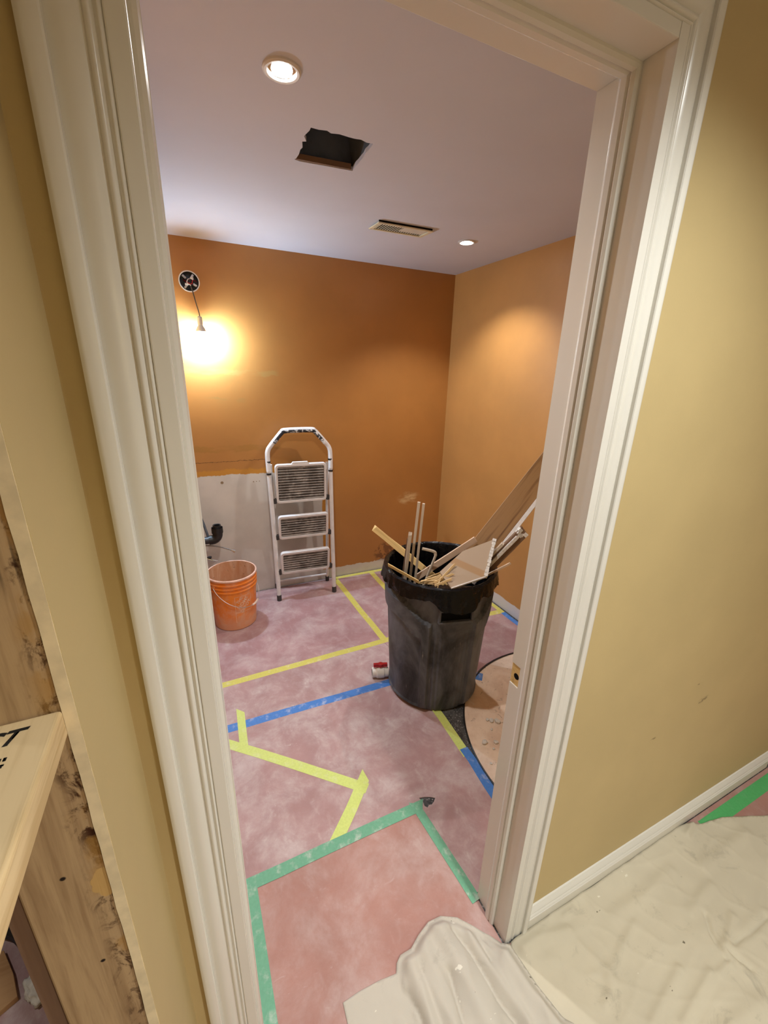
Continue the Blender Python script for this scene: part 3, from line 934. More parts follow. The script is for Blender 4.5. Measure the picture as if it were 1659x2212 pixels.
# ------------------------------------------------------------------ orange bucket
BK = (.152, 2.585, .0006)
bk = empty('bucket', BK)
tag(bk, 'orange plastic pail with faded print on the mauve paper', 'bucket')
r0, r1, hh = .131, .149, .366
def br(z): return r0 + (r1 - r0) * z / hh
MB().lathe([(.0005, 0), (r0 - .006, 0), (r0, .006), (br(.27), .27)], 56).build('body', 'bucket', bk, smooth=True)
prof = [(br(.268), .262)]
for z in (.278, .303, .328):
    prof += [(br(z), z - .006), (br(z) + .0062, z - .003), (br(z) + .0068, z), (br(z) + .0062, z + .003), (br(z), z + .006)]
prof += [(br(.352), .352), (br(.354) + .003, .354)]
MB().lathe(prof, 56).build('rib_band', 'bucket', bk, smooth=True)
MB().lathe([(br(.354) + .003, .352), (br(.36) + .006, .356), (br(.366) + .006, .364), (br(.366) + .002, .368), (br(.366) - .003, .366), (br(.366) - .003, .352)], 56).build('lip', 'brim', bk, smooth=True)
MB().lathe([(br(.366) - .003, .364), (r0 - .003, .012), (.0005, .010)], 56).build('lining', 'bucketin', bk, smooth=True)
def wrap(u, z, th0, off=.0008):
    a = th0 + u / (br(z) + off)
    return Vector(((br(z) + off) * math.cos(a), (br(z) + off) * math.sin(a), z))
TH = math.radians(-93)
lw = .0022
for (u0, u1, z0, z1) in ((0, .108, .243, .243 + lw), (0, .108, .130, .130 + lw), (0, lw, .06, .245), (.106, .108, .130, .245)):
    m = MB()
    k = 12
    vs = [wrap(u0 + (u1 - u0) * i / k, z, TH) for z in (z0, z1) for i in range(k + 1)]
    m.add(vs, [(i, i + 1, k + 2 + i, k + 1 + i) for i in range(k)])
    m.build('print', 'logo', bk)
ca, sa = math.cos(math.radians(48)), math.sin(math.radians(48))
for body, size, cu_, cz in (('THE', .027, .036, .212), ('HOME', .034, .058, .188), ('DEPOT', .030, .074, .158)):
    me = text_mesh(body, size, 0, .0006, 'CENTER')
    for v in me.vertices:
        x, y = v.co.x, v.co.y
        w_ = wrap(cu_ + x * ca - y * sa, cz + x * sa + y * ca, TH)
        v.co = w_
    link_mesh('print', me, 'logo', bk, Matrix())
for a in (math.radians(38), math.radians(218)):
    MB().lathe([(.0005, 0), (.012, 0), (.012, .008), (.0005, .009)], 16, Matrix.Rotation(a, 4, 'Z') @ Matrix.Translation((br(.31), 0, .312)) @ Matrix.Rotation(PI / 2, 4, 'Y')).build('ear', 'bucket', bk, smooth=True)
pts = []
for i in range(33):
    t = PI * i / 32
    a = math.radians(38) - t
    rr = br(.2) + .014 + .006 * math.sin(t)
    pts.append((rr * math.cos(a), rr * math.sin(a), .312 - .150 * math.sin(t) ** .8))
MB().tube(pts, .0019, 8).build('bail', 'wire', bk, smooth=True)
MB().tube(pts[12:17], .0065, 12).build('grip', simple('white grip', (.78, .66, .58), .5), bk, smooth=True)

# ------------------------------------------------------------------ step ladder
LD = (.672, 2.710, .0006)
ld = empty('step_ladder', LD, math.radians(-4))
tag(ld, 'white folded step ladder leaning on the back wall, treads spattered with paint', 'step ladder')
SL = .118
def fy(z): return SL * z / 1.22
def rail_pts(sgn):
    return [(sgn * .205, fy(.03), .03), (sgn * .2075, fy(.5), .5), (sgn * .213, fy(.95), .95)]
for sgn in (-1, 1):
    MB().tube(rail_pts(sgn), .0150, 14, sx=.85).build('front_rail', 'ladder', ld, smooth=True)
    MB().tube([(sgn * .205, 0, 0), (sgn * .205, fy(.04), .042)], .0165, 14).build('foot', 'foot', ld, smooth=True)
    MB().tube([(sgn * .196, .188, .03), (sgn * .196, .150, .55), (sgn * .196, .128, .98)], .011, 12, sx=.8).build('rear_leg', 'ladder', ld, smooth=True)
    MB().tube([(sgn * .196, .190, 0), (sgn * .196, .187, .04)], .0145, 12).build('foot', 'foot', ld, smooth=True)
    for z in (.925, 1.005):
        MB().tube([(sgn * .2135, fy(z), z - .006), (sgn * .2135, fy(z), z + .006)], .0165, 14).build('clamp_band', 'black', ld, smooth=True)
MB().tube([(-.196, .186, .06), (.196, .186, .06)], .008, 10).build('rear_brace', 'ladder', ld, smooth=True)
hp = [(-.2135, fy(.94), .94), (-.215, fy(1.04), 1.04), (-.209, fy(1.08), 1.082), (-.190, fy(1.11), 1.112), (-.135, fy(1.17), 1.176), (-.112, fy(1.20), 1.200), (-.085, fy(1.21), 1.212),
      (.085, fy(1.21), 1.214), (.112, fy(1.20), 1.203), (.135, fy(1.17), 1.180), (.190, fy(1.11), 1.114), (.209, fy(1.08), 1.082), (.215, fy(1.04), 1.04), (.2135, fy(.94), .94)]
MB().tube(smoothpath(hp, 5), .0160, 14).build('handle', 'ladder', ld, smooth=True)
g_pts = [p for p in smoothpath(hp, 5) if p.z > 1.125]
MB().tube([p + Vector((0, -.003, -.0058)) for p in g_pts], .0150, 14).build('grip', 'grip', ld, smooth=True)
def rrect(w, h, r, k=5):
    out = []
    for cx_, cz_, a0 in ((w - r, h - r, 0), (-w + r, h - r, PI / 2), (-w + r, -h + r, PI), (w - r, -h + r, 1.5 * PI)):
        for i in range(k + 1):
            a = a0 + PI / 2 * i / k
            out.append((cx_ + r * math.cos(a), cz_ + r * math.sin(a)))
    return out
def step(zc, hh_, w, tilt, ribs, tab=False):
    mt = Matrix.Translation((0, fy(zc) - .012, zc)) @ Matrix.Rotation(tilt, 4, 'X')
    e = MB()
    out = rrect(w, hh_, .022)
    inn = rrect(w - .017, hh_ - .017, .010)
    n = len(out)
    ring = lambda lp, y: [mt @ Vector((x, y, z)) for x, z in lp]
    rings = [ring(out, .018), ring(out, -.004), ring([(x * .99, z * .99) for x, z in out], -.010), ring([(x * 1.01, z * 1.015) for x, z in inn], -.010), ring(inn, -.004), ring(inn, .018)]
    vs = [p for r in rings for p in r]
    fs = [(a * n + i, a * n + (i + 1) % n, ((a + 1) % 6) * n + (i + 1) % n, ((a + 1) % 6) * n + i) for a in range(6) for i in range(n)]
    e.add(vs, fs)
    if tab:
        e.prism([(-.07, hh_ - .006), (-.055, hh_ + .014), (.045, hh_ + .014), (.06, hh_ - .006)], -.008, .012, mt @ Matrix.Rotation(PI / 2, 4, 'X') @ Matrix.Scale(-1, 4, (0, 0, 1)))
    fr = e.build('step_frame', 'ladder', ld, smooth=True)
    MB().box((-w + .014, 0, -hh_ + .014), (w - .014, .010, hh_ - .014), mt).build('tread', 'tread', fr)
    for i in range(ribs):
        z = -hh_ + .024 + (2 * hh_ - .048) * i / (ribs - 1)
        MB().tube([mt @ Vector((-w + .018, -.001, z)), mt @ Vector((w - .018, -.001, z))], .0046, 6).build('tread_rib', 'rib', fr)
    for sgn in (-1, 1):
        p = mt @ Vector((sgn * (w + .010), 0, -hh_ + .018))
        MB().box((p.x - .011, p.y - .012, p.z - .018), (p.x + .011, p.y + .014, p.z + .018)).build('hinge_bracket', 'foot', ld, bevel=.003)
    return fr
step(.853, .138, .176, .06, 13, True)
step(.545, .088, .177, .10, 8)
step(.283, .088, .177, .12, 8)
for sgn in (-1, 1):
    MB().tube([(sgn * .190, fy(.72) + .01, .72), (sgn * .189, fy(.84) + .004, .84), (sgn * .190, .128, .93)], .0045, 8).build('link_rod', 'wire', ld, smooth=True)

# ------------------------------------------------------------------ black bin with liner
BN = Vector((1.06, 1.57, .0012))
bn = empty('trash_bin', BN)
tag(bn, 'tall dusty black plastic trash bin full of wood scraps', 'trash bin')
TH_H = math.radians(-104)
def sst(a, b, x):
    t = max(0, min(1, (x - a) / (b - a)))
    return t * t * (3 - 2 * t)
def bin_r(th, z):
    base = .223 + (.258 - .223) * z / .68
    d = abs(((th - TH_H + PI / 2) % PI) - PI / 2)
    dg = math.degrees(d)
    top = .60
    arch = top - .09 * sst(60, 24, dg)
    frame = sst(23.5, 25, dg) * sst(arch + .012, arch, z) * sst(.004, .03, z)
    arch2 = .50 - .075 * sst(64, 36, dg)
    panel = sst(33, 34.5, dg) * sst(arch2 + .008, arch2, z) * sst(.02, .03, z)
    fl = .0025 * math.cos(dg / 3.0 * PI) * sst(24, 20, dg) * sst(.5, .4, z) * sst(8, 14, dg)
    return base + .018 * frame - .012 * panel + fl
NT, NZ = 300, 60
vs, fs = [], []
for jz in range(NZ + 1):
    z = .66 * jz / NZ
    for i in range(NT):
        a = 2 * PI * i / NT
        r = bin_r(a, z)
        if jz == 0:
            r -= .006
        vs.append((r * math.cos(a), r * math.sin(a), z))
for jz in range(NZ):
    for i in range(NT):
        k = (i + 1) % NT
        fs.append((jz * NT + i, jz * NT + k, (jz + 1) * NT + k, (jz + 1) * NT + i))
fs.append(tuple(range(NT - 1, -1, -1)))
MB().add(vs, fs).build('body', 'bin', bn, smooth=True)
MB().lathe([(.256, .648), (.266, .650), (.268, .690), (.274, .694), (.274, .704), (.262, .706), (.255, .700), (.252, .648)], 96).build('rim', 'bin', bn, smooth=True)
for a in (TH_H, TH_H + PI):
    RZ = Matrix.Rotation(a, 4, 'Z')
    h_ = MB()
    R_ = bin_r(a, .56)
    for lo, hi in (((R_ - .006, -.082, .535), (R_ + .018, .082, .546)), ((R_ - .006, -.082, .546), (R_ + .016, -.072, .600)), ((R_ - .006, .072, .546), (R_ + .016, .082, .600)), ((R_ - .006, -.082, .600), (R_ + .022, .082, .640))):
        h_.box(lo, hi, RZ)
    ho = h_.build('handle', 'bin', bn, bevel=.003)
    MB().box((R_ - .004, -.072, .546), (R_ + .002, .072, .600), RZ).build('slot', 'void', ho)
# liner: up from inside, over the rim, loose skirt outside with a flap over the handle
NT = 220
def lnoise(a, z, s, o): return mnoise.noise(Vector((math.cos(a) * s, math.sin(a) * s, z * s * 1.5 + o)))
rows = []
for (rr, zz, amp, skirt) in ((.02, .44, .02, 0), (.12, .43, .03, 0), (.20, .45, .018, 0), (.232, .52, .014, 0), (.240, .60, .012, 0), (.247, .67, .008, 0), (.254, .706, .004, 0), (.266, .7135, .003, 0), (.278, .708, .003, 0), (.281, .69, .004, 0), (.281, .672, .006, .35), (.282, .660, .008, .7), (.284, .645, .010, 1.0)):
    row = []
    for i in range(NT):
        a = 2 * PI * i / NT
        dg = math.degrees(abs(((a - TH_H + PI) % (2 * PI)) - PI))
        flap = sst(26, 12, dg)
        z = zz + lnoise(a, zz, 6, 3) * amp * .5
        if zz < .61:
            z += (.70 - zz) * .82 * sst(-.2, .75, math.cos(a - math.radians(-110)) * min(1, rr / .16)) * (1 if zz < .5 else .45)
        r = rr + lnoise(a, zz, 9, 0) * amp + lnoise(a, zz, 22, 5) * amp * .5
        if skirt:
            low = -.018 * lnoise(a, 0, 4, 8) - .036 * flap - .006 * lnoise(a, 0, 14, 2)
            z += skirt * low
            r += .012 * flap * skirt + .003
        row.append((r * math.cos(a), r * math.sin(a), z))
    rows.append(row)
vs = [p for r in rows for p in r]
fs = [(k * NT + i, k * NT + (i + 1) % NT, (k + 1) * NT + (i + 1) % NT, (k + 1) * NT + i) for k in range(len(rows) - 1) for i in range(NT)]
fs.append(tuple(range(NT)))
lo_ = MB().add(vs, fs).build('liner', 'liner', bn, smooth=True)
tag(lo_, label='black plastic bag folded over the rim')

# ------------------------------------------------------------------ scraps standing in the bin
def beam(name, p0, p1, w, t, wdir, mat, label, cat='wood scrap', prof=None, jag=0, group='scraps in the bin', anchor=0.0):
    p0, p1 = Vector(p0), Vector(p1)
    X = (p1 - p0).normalized()
    Wd = Vector(wdir)
    Y = (Wd - X * Wd.dot(X)).normalized()
    Z = X.cross(Y)
    L = (p1 - p0).length
    m = MB()
    if prof is None:
        prof = [(0, 0), (w, 0), (w, t), (0, t)]
        prof = [(a - w * anchor, b - t / 2) for a, b in prof]
    k = 7
    n = len(prof)
    vs = []
    for i in range(k):
        x = L * i / (k - 1)
        for a, b in prof:
            jx = random.uniform(-jag, jag) if i in (0, k - 1) else 0
            vs.append((x + jx, a + (random.uniform(-jag, jag) * .12 if 0 < i < k - 1 else 0), b))
    fs = [(i * n + q, i * n + (q + 1) % n, (i + 1) * n + (q + 1) % n, (i + 1) * n + q) for i in range(k - 1) for q in range(n)]
    fs += [tuple(range(n - 1, -1, -1)), tuple((k - 1) * n + q for q in range(n))]
    m.add(vs, fs)
    o = m.build(name, mat, bevel=.0008, seg=1)
    o.matrix_world = Matrix.Translation(p0) @ Matrix((X, Y, Z)).transposed().to_4x4()
    return tag(o, label, cat, group)
random.seed(21)
beam('spruce_stick', (1.115, 1.529, .561), (.846, 1.902, .805), .032, .020, (0.4, .2, .9), 'spruce', 'thick yellow spruce stick poking out over the back of the bin', jag=.012, anchor=.5)
beam('moulding_strip', (.917, 1.632, .448), (.930, 1.586, 1.035), .013, .010, (1, -.6, 0), 'mdf', 'taller of the twin pale moulding strips standing upright in the bin', 'moulding', anchor=.5)
beam('moulding_strip', (.941, 1.619, .446), (.948, 1.573, 1.030), .012, .010, (1, -.6, 0), 'mdf', 'second of the twin pale moulding strips standing upright in the bin', 'moulding', anchor=.5)
beam('moulding_strip', (.889, 1.634, .455), (.890, 1.582, .885), .017, .008, (1, -.6, 0), 'mdf', 'short pale moulding strip with pointed tip beside the twin strips', 'moulding', jag=.010, anchor=.5)
tip = beam('wood_chip', (.895, 1.662, .455), (.905, 1.62, .845), .020, .010, (1, -.6, 0), 'dkwood', 'short brown chip behind the pointed moulding strip', jag=.006, anchor=.5)
m = MB().tube(smoothpath([(-.026, -.002, -.06), (.052, .005, .125), (.060, .008, .150), (.050, .012, .166), (.0, .034, .180)], 6), [.0075] * 25, 8, sx=.6)
o = m.build('bent_moulding', 'mdf', loc=(.958, 1.545, .62), smooth=True)
tag(o, 'bent pale moulding strip shaped like a hook in the bin', 'moulding', 'scraps in the bin')
beam('flat_board', (.950, 1.615, .625), (1.250, 1.552, .815), .030, .012, (-.2, .25, .9), 'pinkb', 'short pinkish raw board lying below the long brown board', jag=.004, anchor=.5)
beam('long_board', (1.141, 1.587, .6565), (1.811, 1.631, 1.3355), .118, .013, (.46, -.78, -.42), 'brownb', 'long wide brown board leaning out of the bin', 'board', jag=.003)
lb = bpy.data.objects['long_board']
MB().box((.0, -.0012, -.0068), (.945, .0004, .0068)).build('lit_edge', 'pinkb', lb)  # pale strip puts the lit look of the board's edge into colour
beam('white_strip', (1.1906, 1.465, .6204), (1.6706, 1.513, 1.0854), .020, .012, (.46, -.78, -.42), 'whitep', 'long white painted strip leaning under the brown board', 'moulding', anchor=.5)
cr = beam('old_board', (1.2132, 1.4358, .6839), (1.3792, 1.3638, .9119), .050, .022, (.7, -.5, -.4), 'dkwood', 'dark old board with crumbling plaster on its end', jag=.008, anchor=.5)
random.seed(4)
pl = MB()
for i in range(7):
    L = .267
    x, y = L + .01 + random.uniform(-.016, .006), random.uniform(-.024, .026)
    s_ = random.uniform(.005, .010)
    pl.box((x - s_, y - s_, -.008 - s_ * .6), (x + s_, y + s_, .010 + s_ * .5), Matrix.Rotation(random.uniform(-.3, .3), 4, 'X'))
pl.build('plaster', 'plast', cr)
beam('white_strip', (1.2128, 1.4201, .709), (1.3423, 1.364, .8869), .015, .012, (.7, -.5, -.4), 'plast', 'short white strip on top of the dark old board', 'moulding', jag=.006, anchor=.5)
beam('white_strip', (1.207, 1.435, .733), (1.290, 1.399, .8466), .014, .014, (.7, -.5, -.4), 'mdf', 'short cream strip beside the dark old board', 'moulding', jag=.006, anchor=.5)
beam('thin_stick', (1.162, 1.411, .668), (1.293, 1.335, .7725), .010, .008, (0, 0, 1), 'pinkb', 'thin pale stick resting on the rim next to the drywall', jag=.003, anchor=.5)
beam('lath_piece', (.800, 1.622, .723), (.856, 1.425, .718), .004, .018, (1, .3, .2), 'spruce', 'thin brown lath lying along the rim of the bin', jag=.004, anchor=.5)
# broken drywall panel
P = [Vector(p) for p in ((.960, 1.322, .716), (1.129, 1.303, .752), (1.270, 1.433, .860), (1.094, 1.441, .823), (.947, 1.400, .763))]
u = (P[2] - P[1]).normalized()
nrm = Vector((-.202, -.502, .841)).normalized()
w = nrm.cross(u)
base = sum(P, Vector()) / 5
mtx = Matrix((w, u, nrm)).transposed().to_4x4()
inv = mtx.inverted()
Q = [inv @ (p - base) for p in P]
poly = [(q.x, q.y) for q in Q]
dr = empty('drywall_piece', base)
dr.matrix_world = Matrix.Translation(base) @ mtx
tag(dr, 'broken tan drywall panel with white torn edge on top of the bin', 'drywall', 'scraps in the bin')
MB().prism(poly, -.009, 0).build('face_board', ['panel'], dr)
ed = MB()
a_, b_ = Vector((*poly[1], 0)), Vector((*poly[2], 0))
for i in range(12):
    p = a_.lerp(b_, (i + .5) / 12)
    s_ = random.uniform(.6, 1.1)
    dirv = (b_ - a_).normalized()
    ang = math.atan2(dirv.y, dirv.x)
    ed.box((-.0085, -.010 * s_, -.016), (.0085, .006 * s_, .002 + random.uniform(-.001, .001)), Matrix.Translation(p) @ Matrix.Rotation(ang, 4, 'Z'))
ed.build('torn_edge', 'plast', dr)
a_, b_ = Vector((*poly[0], 0)), Vector((*poly[1], 0))
dirv = (b_ - a_); ang = math.atan2(dirv.y, dirv.x)
MB().box((0, -.0035, -.0105), (dirv.length, .002, .0005), Matrix.Translation(a_) @ Matrix.Rotation(ang, 4, 'Z')).build('white_edge', 'whitep', dr)
# splinters heaped in front of the panel, each one a piece of its own
random.seed(33)
spl = [((.885, 1.452, .700), (.985, 1.405, .735), .012), ((.875, 1.442, .703), (.950, 1.430, .722), .010), ((.905, 1.420, .704), (1.010, 1.392, .752), .013), ((.914, 1.390, .718), (.992, 1.361, .763), .011),
       ((.905, 1.374, .714), (.972, 1.341, .750), .010), ((.890, 1.430, .712), (.962, 1.372, .728), .009), ((.925, 1.467, .701), (1.030, 1.424, .754), .011), ((.941, 1.375, .743), (1.016, 1.390, .789), .010),
       ((.880, 1.465, .690), (.930, 1.375, .716), .009), ((.960, 1.440, .715), (1.045, 1.410, .775), .008), ((.915, 1.360, .712), (.950, 1.392, .738), .007)]
sides = ['beside the pale strips', 'at the bin front rim', 'across the drywall corner']
for i, (a, c, wd) in enumerate(spl):
    beam('wood_splinter', a, c, wd, .004, (random.uniform(-.4, .4), random.uniform(-.2, .6), 1), 'splint', 'pale splintered wood sliver heaped in front of the drywall panel', 'splinter', jag=.008, group='splinters at the front of the bin', anchor=.5)
# ------------------------------------------------------------------ pvc valve, crumbs
pv = empty('ball_valve', (.812, 1.705, .0008), math.radians(-18))
tag(pv, 'white plastic ball valve with a red handle beside the bin', 'valve')
RY = Matrix.Rotation(PI / 2, 4, 'Y')
MB().lathe([(.0185, -.045), (.026, -.045), (.027, -.043), (.027, -.024), (.031, -.018), (.032, 0), (.031, .018), (.027, .024), (.027, .043), (.026, .045), (.0185, .045)], 32, Matrix.Translation((0, 0, .032)) @ RY).build('body', 'pvc', pv, smooth=True)
MB().lathe([(.0185, -.045), (.0185, .045)], 24, Matrix.Translation((0, 0, .032)) @ RY).build('bore', 'void', pv, smooth=True)
MB().lathe([(.0005, .060), (.012, .060), (.013, .072), (.0005, .074)], 20).build('stem', 'pvc', pv, smooth=True)
MB().prism([(-.038, -.008), (-.012, -.008), (-.002, -.014), (.004, -.014), (.014, -.008), (.038, -.008), (.038, .008), (.014, .008), (.004, .014), (-.002, .014), (-.012, .008), (-.038, .008)], .068, .088).build('handle', 'red', pv, bevel=.002)
random.seed(14)
bm = bmesh.new(); bmesh.ops.create_icosphere(bm, subdivisions=2, radius=1)
for v in bm.verts: v.co *= 1 + .45 * mnoise.noise(v.co * 1.9)
zmin = min(v.co.z for v in bm.verts)
for v in bm.verts: v.co.z = (v.co.z - zmin)
chip = bpy.data.meshes.new('plaster_chip'); bm.to_mesh(chip); bm.free(); chip.materials.append(M['plast'])
for k, (x, y, s_, r) in enumerate(((1.072, 1.118, .011, .3), (1.182, 1.207, .010, 1.0), (1.205, 1.192, .012, 2.0), (1.168, 1.220, .007, .5), (1.120, 1.098, .009, 2.5), (1.09, 1.075, .005, 0), (1.150, 1.165, .005, 1), (1.03, 1.02, .005, 2))):
    o = bpy.data.objects.new('plaster_chip', chip); C.objects.link(o)
    o.location = (x, y, .0006); o.scale = (s_ * 1.3, s_, s_ * .55); o.rotation_euler = (0, 0, r)
    tag(o, 'small white plaster chip lying on the plywood subfloor', 'chip', 'plaster chips on the subfloor')

# ------------------------------------------------------------------ drop cloths
def inside(p, poly):
    x, y = p
    c = False
    n = len(poly)
    for i in range(n):
        x0, y0 = poly[i]; x1, y1 = poly[(i + 1) % n]
        if (y0 > y) != (y1 > y) and x < (x1 - x0) * (y - y0) / (y1 - y0) + x0:
            c = not c
    return c
def segd(p, a, b):
    ax, ay = a; bx_, by_ = b
    dx, dy = bx_ - ax, by_ - ay
    t = max(0, min(1, ((p[0] - ax) * dx + (p[1] - ay) * dy) / (dx * dx + dy * dy + 1e-12)))
    return math.hypot(p[0] - ax - dx * t, p[1] - ay - dy * t), t
def resample(poly, step):
    out = []
    n = len(poly)
    for i in range(n):
        a, b_ = poly[i], poly[(i + 1) % n]
        k = max(1, int(math.hypot(b_[0] - a[0], b_[1] - a[1]) / step))
        out += [(a[0] + (b_[0] - a[0]) * q / k, a[1] + (b_[1] - a[1]) * q / k) for q in range(k)]
    return out
def cloth(name, poly, hf, step, mat, label, grp, box):
    from mathutils.geometry import delaunay_2d_cdt
    edge = resample(poly, step)
    ne = len(edge)
    pts = [Vector(p) for p in edge]
    x0, x1, y0, y1 = box
    row, q = 0, y0
    while q < y1:
        x = x0 + (step / 2 if row % 2 else 0)
        while x < x1:
            if inside((x, q), poly) and min(segd((x, q), poly[i], poly[(i + 1) % len(poly)])[0] for i in range(len(poly))) > step * .45:
                pts.append(Vector((x, q)))
            x += step
        q += step * .866
        row += 1
    vv, _, ff, _, _, _ = delaunay_2d_cdt(pts, [(i, (i + 1) % ne) for i in range(ne)], [], 1, 1e-6)
    me0 = bpy.data.meshes.new('t')
    me0.from_pydata([(v.x, v.y, 0) for v in vv], [], ff)
    bm = bmesh.new()
    bm.from_mesh(me0)
    bpy.data.meshes.remove(me0)
    bmesh.ops.recalc_face_normals(bm, faces=bm.faces)
    for v in bm.verts:
        v.co.z = hf(v.co.x, v.co.y)
    me = bpy.data.meshes.new(name)
    bm.to_mesh(me); bm.free()
    if me.polygons[0].normal.z < 0:
        me.flip_normals()
    for p in me.polygons: p.use_smooth = True
    me.materials.append(M[mat])
    o = bpy.data.objects.new(name, me); C.objects.link(o)
    s_ = o.modifiers.new('thickness', 'SOLIDIFY'); s_.thickness = .0012; s_.offset = -1
    return tag(o, label, 'drop cloth', grp)
def fold(p, pts, h, w, power=1.0):
    best, bt = 9, 0
    for i in range(len(pts) - 1):
        d, t = segd(p, pts[i], pts[i + 1])
        if d < best:
            best, bt = d, (i + t) / (len(pts) - 1)
    if best > w * 3:
        return 0
    return h * (math.exp(-best / w) if h < 0 else math.exp(-(best / w) ** 2))
KP = [(.660, .47), (.70, .5150), (.757, .5152), (.80, .5152), (1.05, .5152), (1.30, .5152), (1.50, .5152), (1.545, .512), (1.575, .500), (1.60, .488), (1.70, .470), (1.87, .402), (2.1, .335), (2.3, .30), (2.3, -.05), (.66, -.05), (.64, .1)]
kf = [([(.893, .339), (1.079, .391)], .006, .012), ([(.837, .306), (.905, .326)], .006, .012), ([(.923, .233), (1.098, .268)], .007, .012), ([(.999, .199), (1.172, .226)], .007, .011),
      ([(1.306, .314), (1.267, .277), (1.244, .225)], -.014, .0055), ([(1.27, .234), (1.288, .182)], -.012, .005), ([(1.304, .237), (1.381, .23), (1.481, .23)], -.012, .0055), ([(1.255, .236), (1.382, .275)], .006, .012),
      ([(1.035, .43), (1.192, .429), (1.33, .437)], .007, .02), ([(.88, .428), (.905, .355)], .005, .012), ([(.677, .483), (.771, .486), (.874, .463)], .010, .016), ([(1.503, .484), (1.565, .5)], .010, .010),
      ([(1.268, .336), (1.411, .354)], .006, .014), ([(.889, .491), (.934, .496)], .006, .008), ([(1.192, .217), (1.243, .215)], .005, .008), ([(1.45, .40), (1.72, .40)], .006, .02), ([(.78, .44), (.98, .47)], .004, .02),
      ([(1.0, .15), (1.4, .12)], .008, .02), ([(.80, .25), (.86, .12)], .006, .014)]
def kh(x, y):
    z = .005 + .0035 * (mnoise.noise(Vector((x * 4, y * 6, 1))) + .5) + .0012 * mnoise.noise(Vector((x * 12 + y * 6, y * 20, 4)))
    z += .0022 * (1 - abs(mnoise.noise(Vector((x * 5 - y * 4, y * 9 + x * 2, 9))))) ** 14
    z += .0018 * (1 - abs(mnoise.noise(Vector((x * 7 + 3, y * 8 + x * 4, 19))))) ** 16
    for pts, h, w in kf:
        z += fold((x, y), pts, h, w)
        if h < 0:
            z += fold((x, y), pts, .006, .020)
    z += .006 * sst(.46, .512, y) * (.5 + mnoise.noise(Vector((x * 11, 0, 3)))) * sst(1.6, 1.5, x)
    # flat where the cream cloth lies on it
    dd_ = 0 if inside((x, y), CPY) else min(segd((x, y), CPY[i], CPY[(i + 1) % len(CPY)])[0] for i in range(10, 21))
    z = .0024 + (z - .0024) * sst(.004, .035, dd_)
    return max(z, .0022)
CPY = [(.203, .602), (.25, .604), (.31, .601), (.358, .594), (.368, .612), (.385, .622), (.420, .622), (.455, .640), (.498, .655), (.540, .652), (.585, .628), (.618, .590), (.650, .548), (.668, .522), (.690, .510), (.694, .47), (.700, .41), (.716, .34), (.735, .27), (.80, .05), (.9, -.3), (.18, -.3), (.19, .2), (.196, .45)]
cloth('drop_cloth', KP, kh, .0062, 'khaki', 'khaki canvas drop cloth spread along the hall baseboard', 'drop cloths in the hall', (.64, 2.3, -.05, .516))
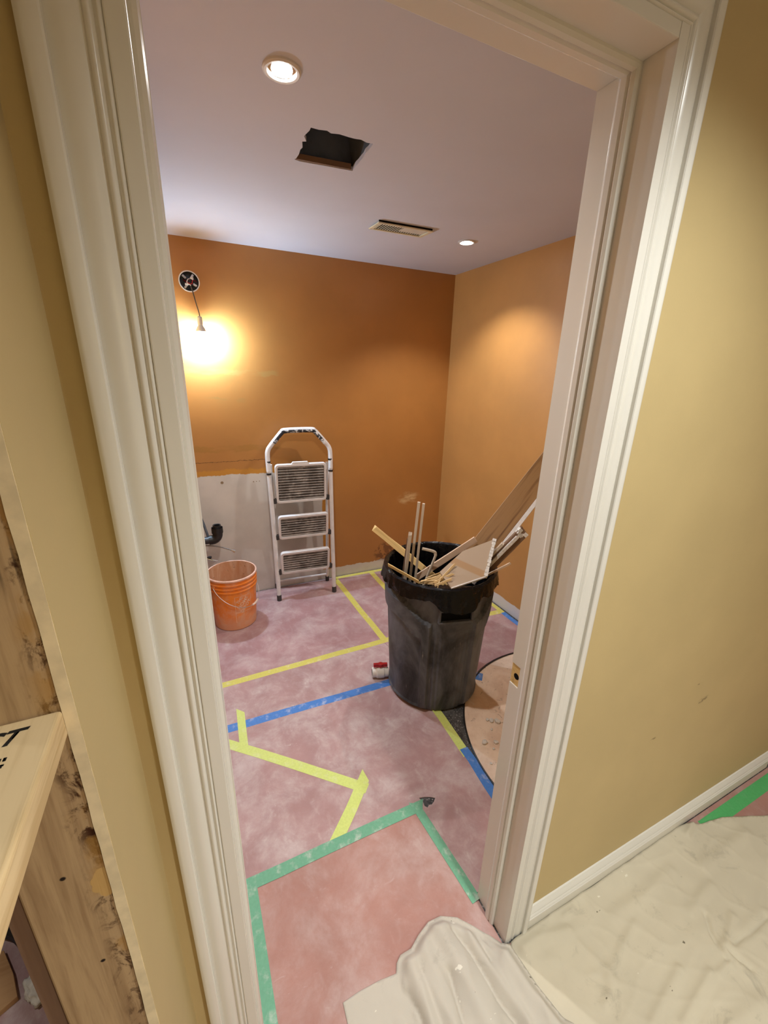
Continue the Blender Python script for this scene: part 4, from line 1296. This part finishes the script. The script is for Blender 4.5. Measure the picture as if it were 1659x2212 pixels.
cf = [([(.347, .596), (.352, .54), (.347, .45), (.345, .3)], -.020, .006), ([(.366, .54), (.376, .50), (.374, .44)], -.014, .005), ([(.490, .53), (.472, .45), (.462, .40), (.45, .3)], -.014, .006), ([(.552, .605), (.570, .54), (.578, .47), (.580, .43), (.600, .36), (.63, .25)], -.016, .007),
      ([(.42, .574), (.418, .463), (.41, .35)], -.008, .010), ([(.610, .560), (.612, .50)], -.012, .008), ([(.405, .605), (.395, .5), (.40, .3)], .007, .018), ([(.455, .61), (.445, .45), (.43, .3)], .010, .020), ([(.625, .55), (.64, .50)], -.010, .007),
      ([(.515, .625), (.525, .52), (.53, .35)], .018, .030), ([(.590, .575), (.600, .48), (.62, .36)], .010, .012), ([(.650, .50), (.658, .42), (.69, .30)], .008, .018), ([(.50, .64), (.45, .62), (.40, .61)], .006, .012), ([(.22, .588), (.34, .578)], -.004, .003),
      ([(.21, .55), (.30, .53), (.34, .545)], -.003, .004), ([(.25, .52), (.33, .50)], .003, .012), ([(.300, .45), (.31, .53)], -.003, .005)]
def chh(x, y):
    body = sst(.345, .40, x)
    ed = min(segd((x, y), CPY[i], CPY[i + 1])[0] for i in range(17))
    rise = sst(0, .035, ed)
    z = .003 + .022 * body * rise + (.0050 * mnoise.noise(Vector((x * 11, y * 8, 2))) + .0030 * mnoise.noise(Vector((x * 30, y * 14, 6))) + .004 * (1 - abs(mnoise.noise(Vector((x * 15, y * 6, 12))))) ** 7) * rise
    for pts, h, w in cf:
        z += fold((x, y), pts, h, w) * (1.0 if h < 0 else rise)
    z += .010 * sst(.60, .66, x)
    return max(z, .0032 + .006 * body)
cloth('drop_cloth', CPY, chh, .006, 'cream', 'cream canvas drop cloth bunched up in the doorway', 'drop cloths in the hall', (.18, .9, -.3, .66))

# ------------------------------------------------------------------ unseen lamp added to brighten the space beyond the stud wall
pot((-1.05, .85, ZC), 30.0, 'added unseen pot light over the space beyond the stud wall', math.radians(110), .6)

# ------------------------------------------------------------------ hall lamp (behind the photographer)
hall_face = G('hall lamp face', .4)
hall_face.col((1, 1, 1)); hall_face.emit(HALL_WARM, 25.0)
for (hx, hy), hw, lab in (((.74, -.05), HALL_A_W, 'round pot light in the hall ceiling close to the doorway'), ((.74, -1.10), HALL_B_W, 'round pot light in the hall ceiling near the rear hall wall')):
    e = empty('hall_pot_light', (hx, hy, ZC))
    tag(e, lab, 'ceiling light', 'hall pot lights')
    MB().lathe([(.046, -.001), (.050, -.006), (.058, -.006), (.062, 0), (.046, 0)], 40).build('trim_ring', 'whitep', e, smooth=True)
    MB().lathe([(.046, -.001), (.044, -.003), (.0005, -.004)], 40).build('lamp', hall_face.m, e, smooth=True)
    ldt = bpy.data.lights.new('hall_lamp', 'SPOT')
    ldt.energy = hw; ldt.color = HALL_WARM; ldt.spot_size = math.radians(140); ldt.spot_blend = .8; ldt.shadow_soft_size = .045
    lo = bpy.data.objects.new('hall_beam', ldt); C.objects.link(lo); lo.parent = e; lo.location = (0, 0, -.012)
